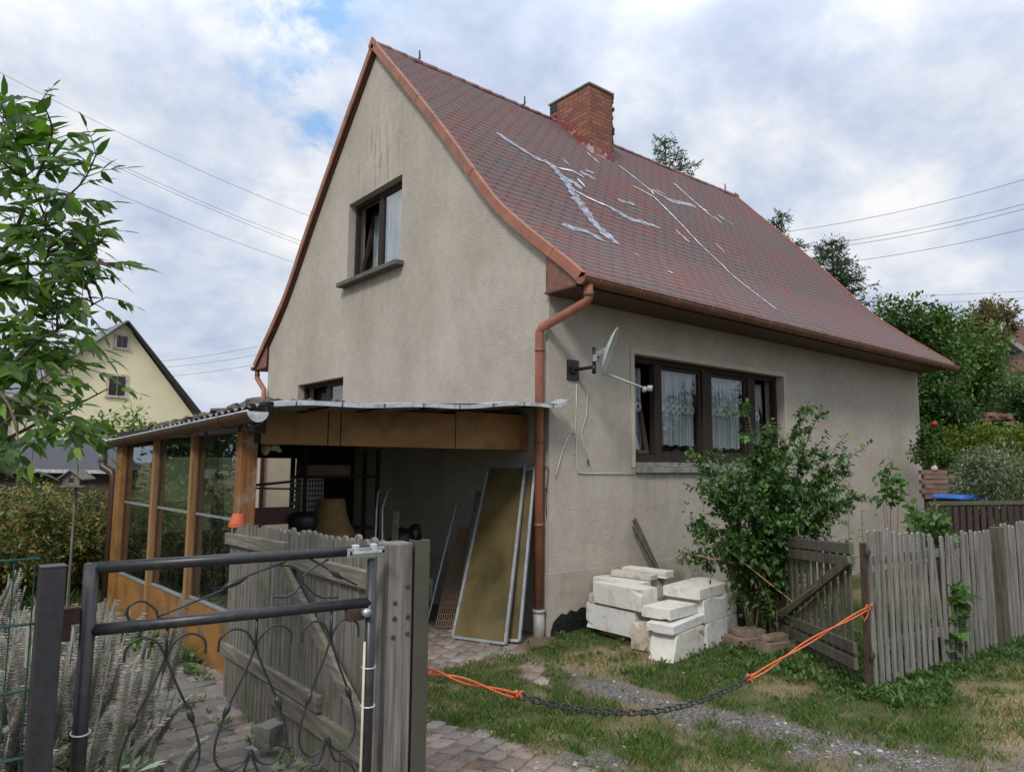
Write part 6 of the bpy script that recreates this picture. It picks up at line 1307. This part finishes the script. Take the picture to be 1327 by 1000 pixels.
def conifer(label, px_top, py_top, d, H, rad, seed, sparse=1.0):
    c = at(px_top, py_top, d); top = c.z; A = empty('conifer', (c.x, c.y, gzf(c.x, c.y)), label, 'tree', 'conifers behind the roof'); rr = np.random.default_rng(seed); b = MB(); g = gzf(c.x, c.y)
    b.tube([(c.x, c.y, g), (c.x+.05, c.y, (g+top)/2), (c.x, c.y, top)], [.16, .10, .012], 8); C = []; D = []
    nlev = int(H/.16)
    for k in range(nlev):
        z = top-.12-k*.16; r_ = rad*((k+1)/nlev)**.75
        for j in range(int(4*sparse)+1):
            a = rr.uniform(0, 6.28); L = r_*rr.uniform(.55, 1.15); e = np.array([math.cos(a), math.sin(a), .1]); P0 = np.array([c.x, c.y, z]); P1 = P0+e*L+np.array([0, 0, -.10*L+.12*rr.uniform(0, 1)]); b.tube([tuple(P0), tuple((P0+P1)/2+np.array([0, 0, -.05])), tuple(P1)], [.014, .01, .004], 4)
            m = int(30*L+8)
            for q in range(m):
                t = rr.uniform(.2, 1); p = P0+(P1-P0)*t; sd_ = rr.normal(size=3); v = e*.6+sd_*.8; v[2] = v[2]*.6-.1; C.append(p); D.append(v)
                for _ in range(3): C.append(p+v/np.linalg.norm(v)*rr.uniform(.05, .28)*(1.1-.5*t)); D.append(v+rr.normal(size=3)*.6)
    b.build('trunk', 'bark', A, True); n = len(C); V, Fq, cc = leafgeo(np.array(C), np.array(D), rr.normal(size=(n, 3))+np.array([0, 0, 1]), rr.uniform(.06, .13, n), .028, leafcols(n, [(.035, .065, .035), (.05, .085, .045), (.065, .10, .06)])); npmesh('crown', V, Fq, 'leaf', A, fcol=cc); return A
conifer('sparse conifer tip showing above the roof ridge', 862, 178, 20, 2.4, 1.5, 51, .55)
conifer('thin conifer top behind the sloping roof edge, left of the bushy one', 1012, 275, 19, 4.5, 1.7, 52, .9)
conifer('bushy dark conifer beside the far roof edge', 1078, 310, 18, 4.5, 1.9, 53, 1.5)
# hedge, grey bush, roses, bin, fence and walls beyond
def boxhedge(px0, px1, py, d, h, label):
    a, c = at(px0, py, d), at(px1, py, d); n = 13000; t = rng.random(n); P = np.array(a)[None]*(1-t[:, None])+np.array(c)[None]*t[:, None]; fwd = np.array([FW.x, FW.y, 0]); P = P+fwd*(rng.random((n, 1))**.7*1.0)+np.array([0, 0, -1])*(rng.random((n, 1))**1.3*h)+rng.normal(size=(n, 3))*.06+np.array([0, 0, 1.])*(.12*np.sin(t*23)+.08*np.sin(t*51))[:, None]*.8
    A = empty('hedge', tuple(a.lerp(c, .5)), label, 'hedge'); V, Fq, cc = leafgeo(P, rdir(n), rng.normal(size=(n, 3))+np.array([0, 0, 1]), rng.uniform(.06, .12, n), rng.uniform(.03, .06, n), leafcols(n, [(.10, .15, .015), (.14, .19, .02), (.06, .10, .015)])); npmesh('foliage', V, Fq, 'leaf', A, fcol=cc)
    b = MB()
    for k in range(9): p = a.lerp(c, (k+.5)/9)+Vector((FW.x, FW.y, 0))*.5; b.tube([(p.x, p.y, gzf(p.x, p.y)-.1), (p.x, p.y, p.z-.2)], [.03, .015], 6)
    b.build('stems', 'bark', A)
boxhedge(1218, 1420, 556, 14.5, 1.3, 'trimmed yellow green hedge beyond the blue bin')
p = at(1305, 628, 10); shrub('willow_bush', 'rounded grey green bush with small silvery leaves at the right edge', (p.x, p.y, p.z), (.70, .75, .72), 12000, .055, [(.16, .20, .13), (.12, .16, .09), (.24, .28, .20), (.09, .13, .06)], clump=60, seed=61, thick=.02, wratio=.4)
p = at(1207, 585, 12.5); shrub('rose_bush', 'rose bush with a red bloom against the far house corner', (p.x, p.y, p.z), (.38, .4, .55), 2600, .07, [(.05, .10, .025), (.09, .15, .04)], clump=20, seed=62, thick=.015)
b = MB(); q = at(1211, 549, 12.0); b.blob(q, .042, 2, 12, .2); 
for k in range(3): b.blob(q+Vector((random.gauss(0, .02), random.gauss(0, .02), random.gauss(0, .02))), .026, k, 8, .2)
thing1('red_rose', b, 'petal_red', 'red rose bloom on the bush next to the far house corner', 'flower', smooth=True)
p = at(1250, 612, 11.5); shrub('yellow_rose_bush', 'low rose bush carrying a cream bloom in front of the hedge', (p.x, p.y, p.z), (.45, .4, .22), 1600, .06, [(.05, .10, .03), (.035, .08, .02)], clump=16, seed=63, thick=.012)
b = MB(); q = at(1259, 594, 11.0); b.blob(q, .05, 5, 12, .2); b.blob(q+Vector((.03, 0, -.02)), .035, 6, 10, .2); thing1('cream_rose', b, 'petal_yel', 'cream rose bloom in front of the trimmed hedge', 'flower', smooth=True)
b = MB(); q = at(1211, 607, 10.8); b.blob(q, .045, 5, 12, .2); thing1('pink_rose', b, 'petal_pink', 'pale pink rose bloom above the small brick wall', 'flower', smooth=True)
a, c = at(1203, 640, 11.2), at(1240, 640, 11.2); b = MB(); 
for k in range(6):
    for j in range(2+(k % 2)): q = a.lerp(c, j/2.6+(.1 if k % 2 else 0)); b.box((q.x, q.y, a.z+.22-k*.075+.12), (.23, .11, .065), Matrix.Rotation(-.7, 3, 'Z'), .004)
b.box((a.x+.1, a.y-.1, a.z-.6), (.4, .2, .9)); thing1('brick_pier', b, M('pale_red_brick', (.24, .15, .12), (.16, .10, .085), .9, 5), 'low red brick pier between the house corner and blue bin', 'wall', bevel=.005)
rr = random.Random(3)
for k, (x0_, x1_, yy, dd, lab) in enumerate(((1256, 1320, 603, 11.6, 'grey board of the raised bed, topmost of three'), (1243, 1300, 614, 11.3, 'grey board of the raised bed, middle of three'), (1233, 1290, 623, 11.0, 'grey board of the raised bed, lowest of three'))):
    b = MB(); b.bar(at(x0_, yy, dd), at(x1_, yy, dd), .06, .06); o = thing1('bed_board', b, 'slat', lab, 'board', 'boards of the raised bed behind the blue bin', bevel=.005)
# blue bin
bc = at(1247, 640, 10.2); BN = empty('waste_bin', (bc.x, bc.y, gzf(bc.x, bc.y)), 'dark bin with a bright blue lid behind the low slat fence', 'bin'); Rb = Matrix.Rotation(-.55, 3, 'Z'); zt = bc.z
b = MB(); b.prism([(-.20, 0), (.20, 0), (.24, zt-.08), (-.24, zt-.08)], Vector((bc.x, bc.y, 0))-Rb @ Vector((0, .25, 0)), Rb @ Vector((1, 0, 0)), (0, 0, 1), Rb @ Vector((0, 1, 0)), .5); b.build('body', 'black', BN, bevel=.02)
b = MB(); b.prism([(-.27, 0), (.27, 0), (.27, .03), (.20, .065), (-.20, .065), (-.27, .03)], Vector((bc.x, bc.y, zt-.07))-Rb @ Vector((0, .29, 0)), Rb @ Vector((1, 0, 0)), (0, 0, 1), Rb @ Vector((0, 1, 0)), .58); b.build('lid', 'bluep', BN, bevel=.012)
# low dark slat fence behind
A = empty('slat_fence', tuple(at(1250, 700, 9)), 'low dark slat fence standing before the blue bin', 'fence'); b = MB(); a, c = at(1203, 652, 9.3), at(1300, 651, 9.3); c2 = a+(c-a)*3.0; b.bar(a, c2, .03, .05); b.build('rail', 'slat_dark', A); b = MB(); b.bar(a-Vector((0, 0, .6)), c2-Vector((0, 0, .6)), .03, .05); b.build('rail', 'slat_dark', A); b = MB()
for k in range(34): q = a.lerp(c2, k/33); picket(b, (q.x, q.y), q.z-.0, .06, .02, (c-a), 0, 'flat', z0=.05)
b.build('picket_panel', 'brown_shed', A)
# brick rubble, house at the right edge
b = MB(); q = at(1288, 545, 17); rr = random.Random(5); r2 = q+RT*1.2
for k in range(26): v = q+RT*rr.uniform(-.2, 1.5)+Vector((0, 0, rr.uniform(-.28, .16))); b.box(v, (.25, .14, .08), Matrix.Rotation(rr.uniform(-.5, .3), 3, 'Z'), .01)
thing1('brick_pile', b, 'tile_red', 'stack of old red bricks beyond the trimmed hedge', 'bricks')
RH_ = empty('brick_house', tuple(at(1330, 500, 32)), 'brown brick house with pale verge partly visible at the right edge', 'house'); b = MB(); bs = at(1345, 520, 32); b.box((bs.x, bs.y, bs.z-1), (3.0, 3, 6.0), Matrix.Rotation(-.7, 3, 'Z')); b.build('wall', M('grey_brown_render', (.20, .17, .14), (.15, .13, .11), .9, 3), RH_)
b = MB(); u0, u1 = at(1296, 432, 31), at(1420, 520, 31); quadslab(b, u0, u1, u1+FW*6, u0+FW*6, .1); b.build('roof', 'corr', RH_); b = MB(); b.bar(u0-FW*.05, u1-FW*.05, .06, .20); b.build('verge_board', 'grey_pipe', RH_)
b = MB(); v0 = at(1308, 474, 30.8); v1 = at(1400, 474, 30.8); b.bar(v0, v1, .2, .5); b.build('eave', 'tile_red', RH_); b = MB(); v = at(1322, 440, 32); b.box(v, (.55, .55, 1.1)); b.build('chimney', 'tile_red', RH_)

# ------------------------------------------------------------------ overhead cables
def cable3(p, q, sag, label, r=.007, nm='power_cable'):
    P = [p.lerp(q, t)+Vector((0, 0, -sag*4*t*(1-t))) for t in np.linspace(0, 1, 24)]; b = MB(); b.tube(P, r, 5); thing1(nm, b, 'cable', label, 'cable', 'overhead cables crossing the sky')
cable3(at(-60, 62, 24), at(520, 322, 34), .5, 'topmost of the overhead cables left of the gable')
cable3(at(-60, 108, 24), at(520, 356, 34), .5, 'second overhead cable from the top left of the gable, upper of a close pair')
cable3(at(-60, 110, 24), at(520, 360, 34), .55, 'third overhead cable left of the gable, lower of the close pair')
cable3(at(-60, 150, 24), at(520, 380, 34), .6, 'fourth overhead cable left of the gable, ending below the pair')
for k, (y0_, y1_) in enumerate(((470, 428), (478, 440), (490, 452))): cable3(at(180, y0_, 45), at(420, y1_, 40), .3, ['low cable left of the gutter, uppermost of three', 'low cable left of the gutter, middle of three', 'low cable left of the gutter, lowest of three'][k], .009)
for k, (y0_, y1_) in enumerate(((305, 214), (326, 248), (331, 255), (350, 282))): cable3(at(980, y0_, 30), at(1400, y1_-4, 26), .35, ['topmost cable right of the roof', 'second cable right of the roof, upper of a close pair', 'third cable right of the roof, lower of the close pair', 'fourth cable right of the roof, running to the bushy conifer'][k], .009)
for k, (y0_, y1_) in enumerate(((384, 372), (396, 380), (402, 392))): cable3(at(1060, y0_, 48), at(1400, y1_, 46), .2, ['low thin cable above the green trees, uppermost of three', 'low thin cable above the green trees, middle of three', 'low thin cable above the green trees, lowest of three'][k], .010)

# ------------------------------------------------------------------ garden around, mirrored in the panes
for i, (x, y, zc, sx, sz) in enumerate(((-8.2, 7.5, 2.6, 2.0, 2.3), (-7.2, 12.5, 3.0, 2.0, 2.8), (-11, 4, 2.8, 2.2, 2.6), (-9.5, 17, 4.2, 2.4, 4.0), (-14, 9, 4.5, 3, 4))):
    shrub('garden_tree', 'green garden tree left of the photo, mirrored in the veranda glass', (x, y, zc), (sx, sx, sz), 6500, .16, GT, stems=14, cat='tree', group='garden trees left of the veranda', seed=70+i, clump=50, trunk=1.2, thick=.1, partname='crown')
for i, (x, y, zc, sx, sz) in enumerate(((8, -11, 2.0, 2.6, 2.2), (13, -12, 2.6, 3.0, 2.6), (18.5, -11, 2.4, 3.0, 2.6), (24, -13, 3.0, 3.4, 3.0), (3, -14, 2.4, 2.8, 2.6), (31, -13, 3.0, 3.8, 3.2))):
    shrub('lane_tree', 'green tree across the lane, mirrored in the wide window', (x, y, zc), (sx, 1.8, sz), 5500, .19, GT, stems=12, cat='tree', group='trees across the lane', seed=80+i, clump=46, trunk=1.2, thick=.1, partname='crown')
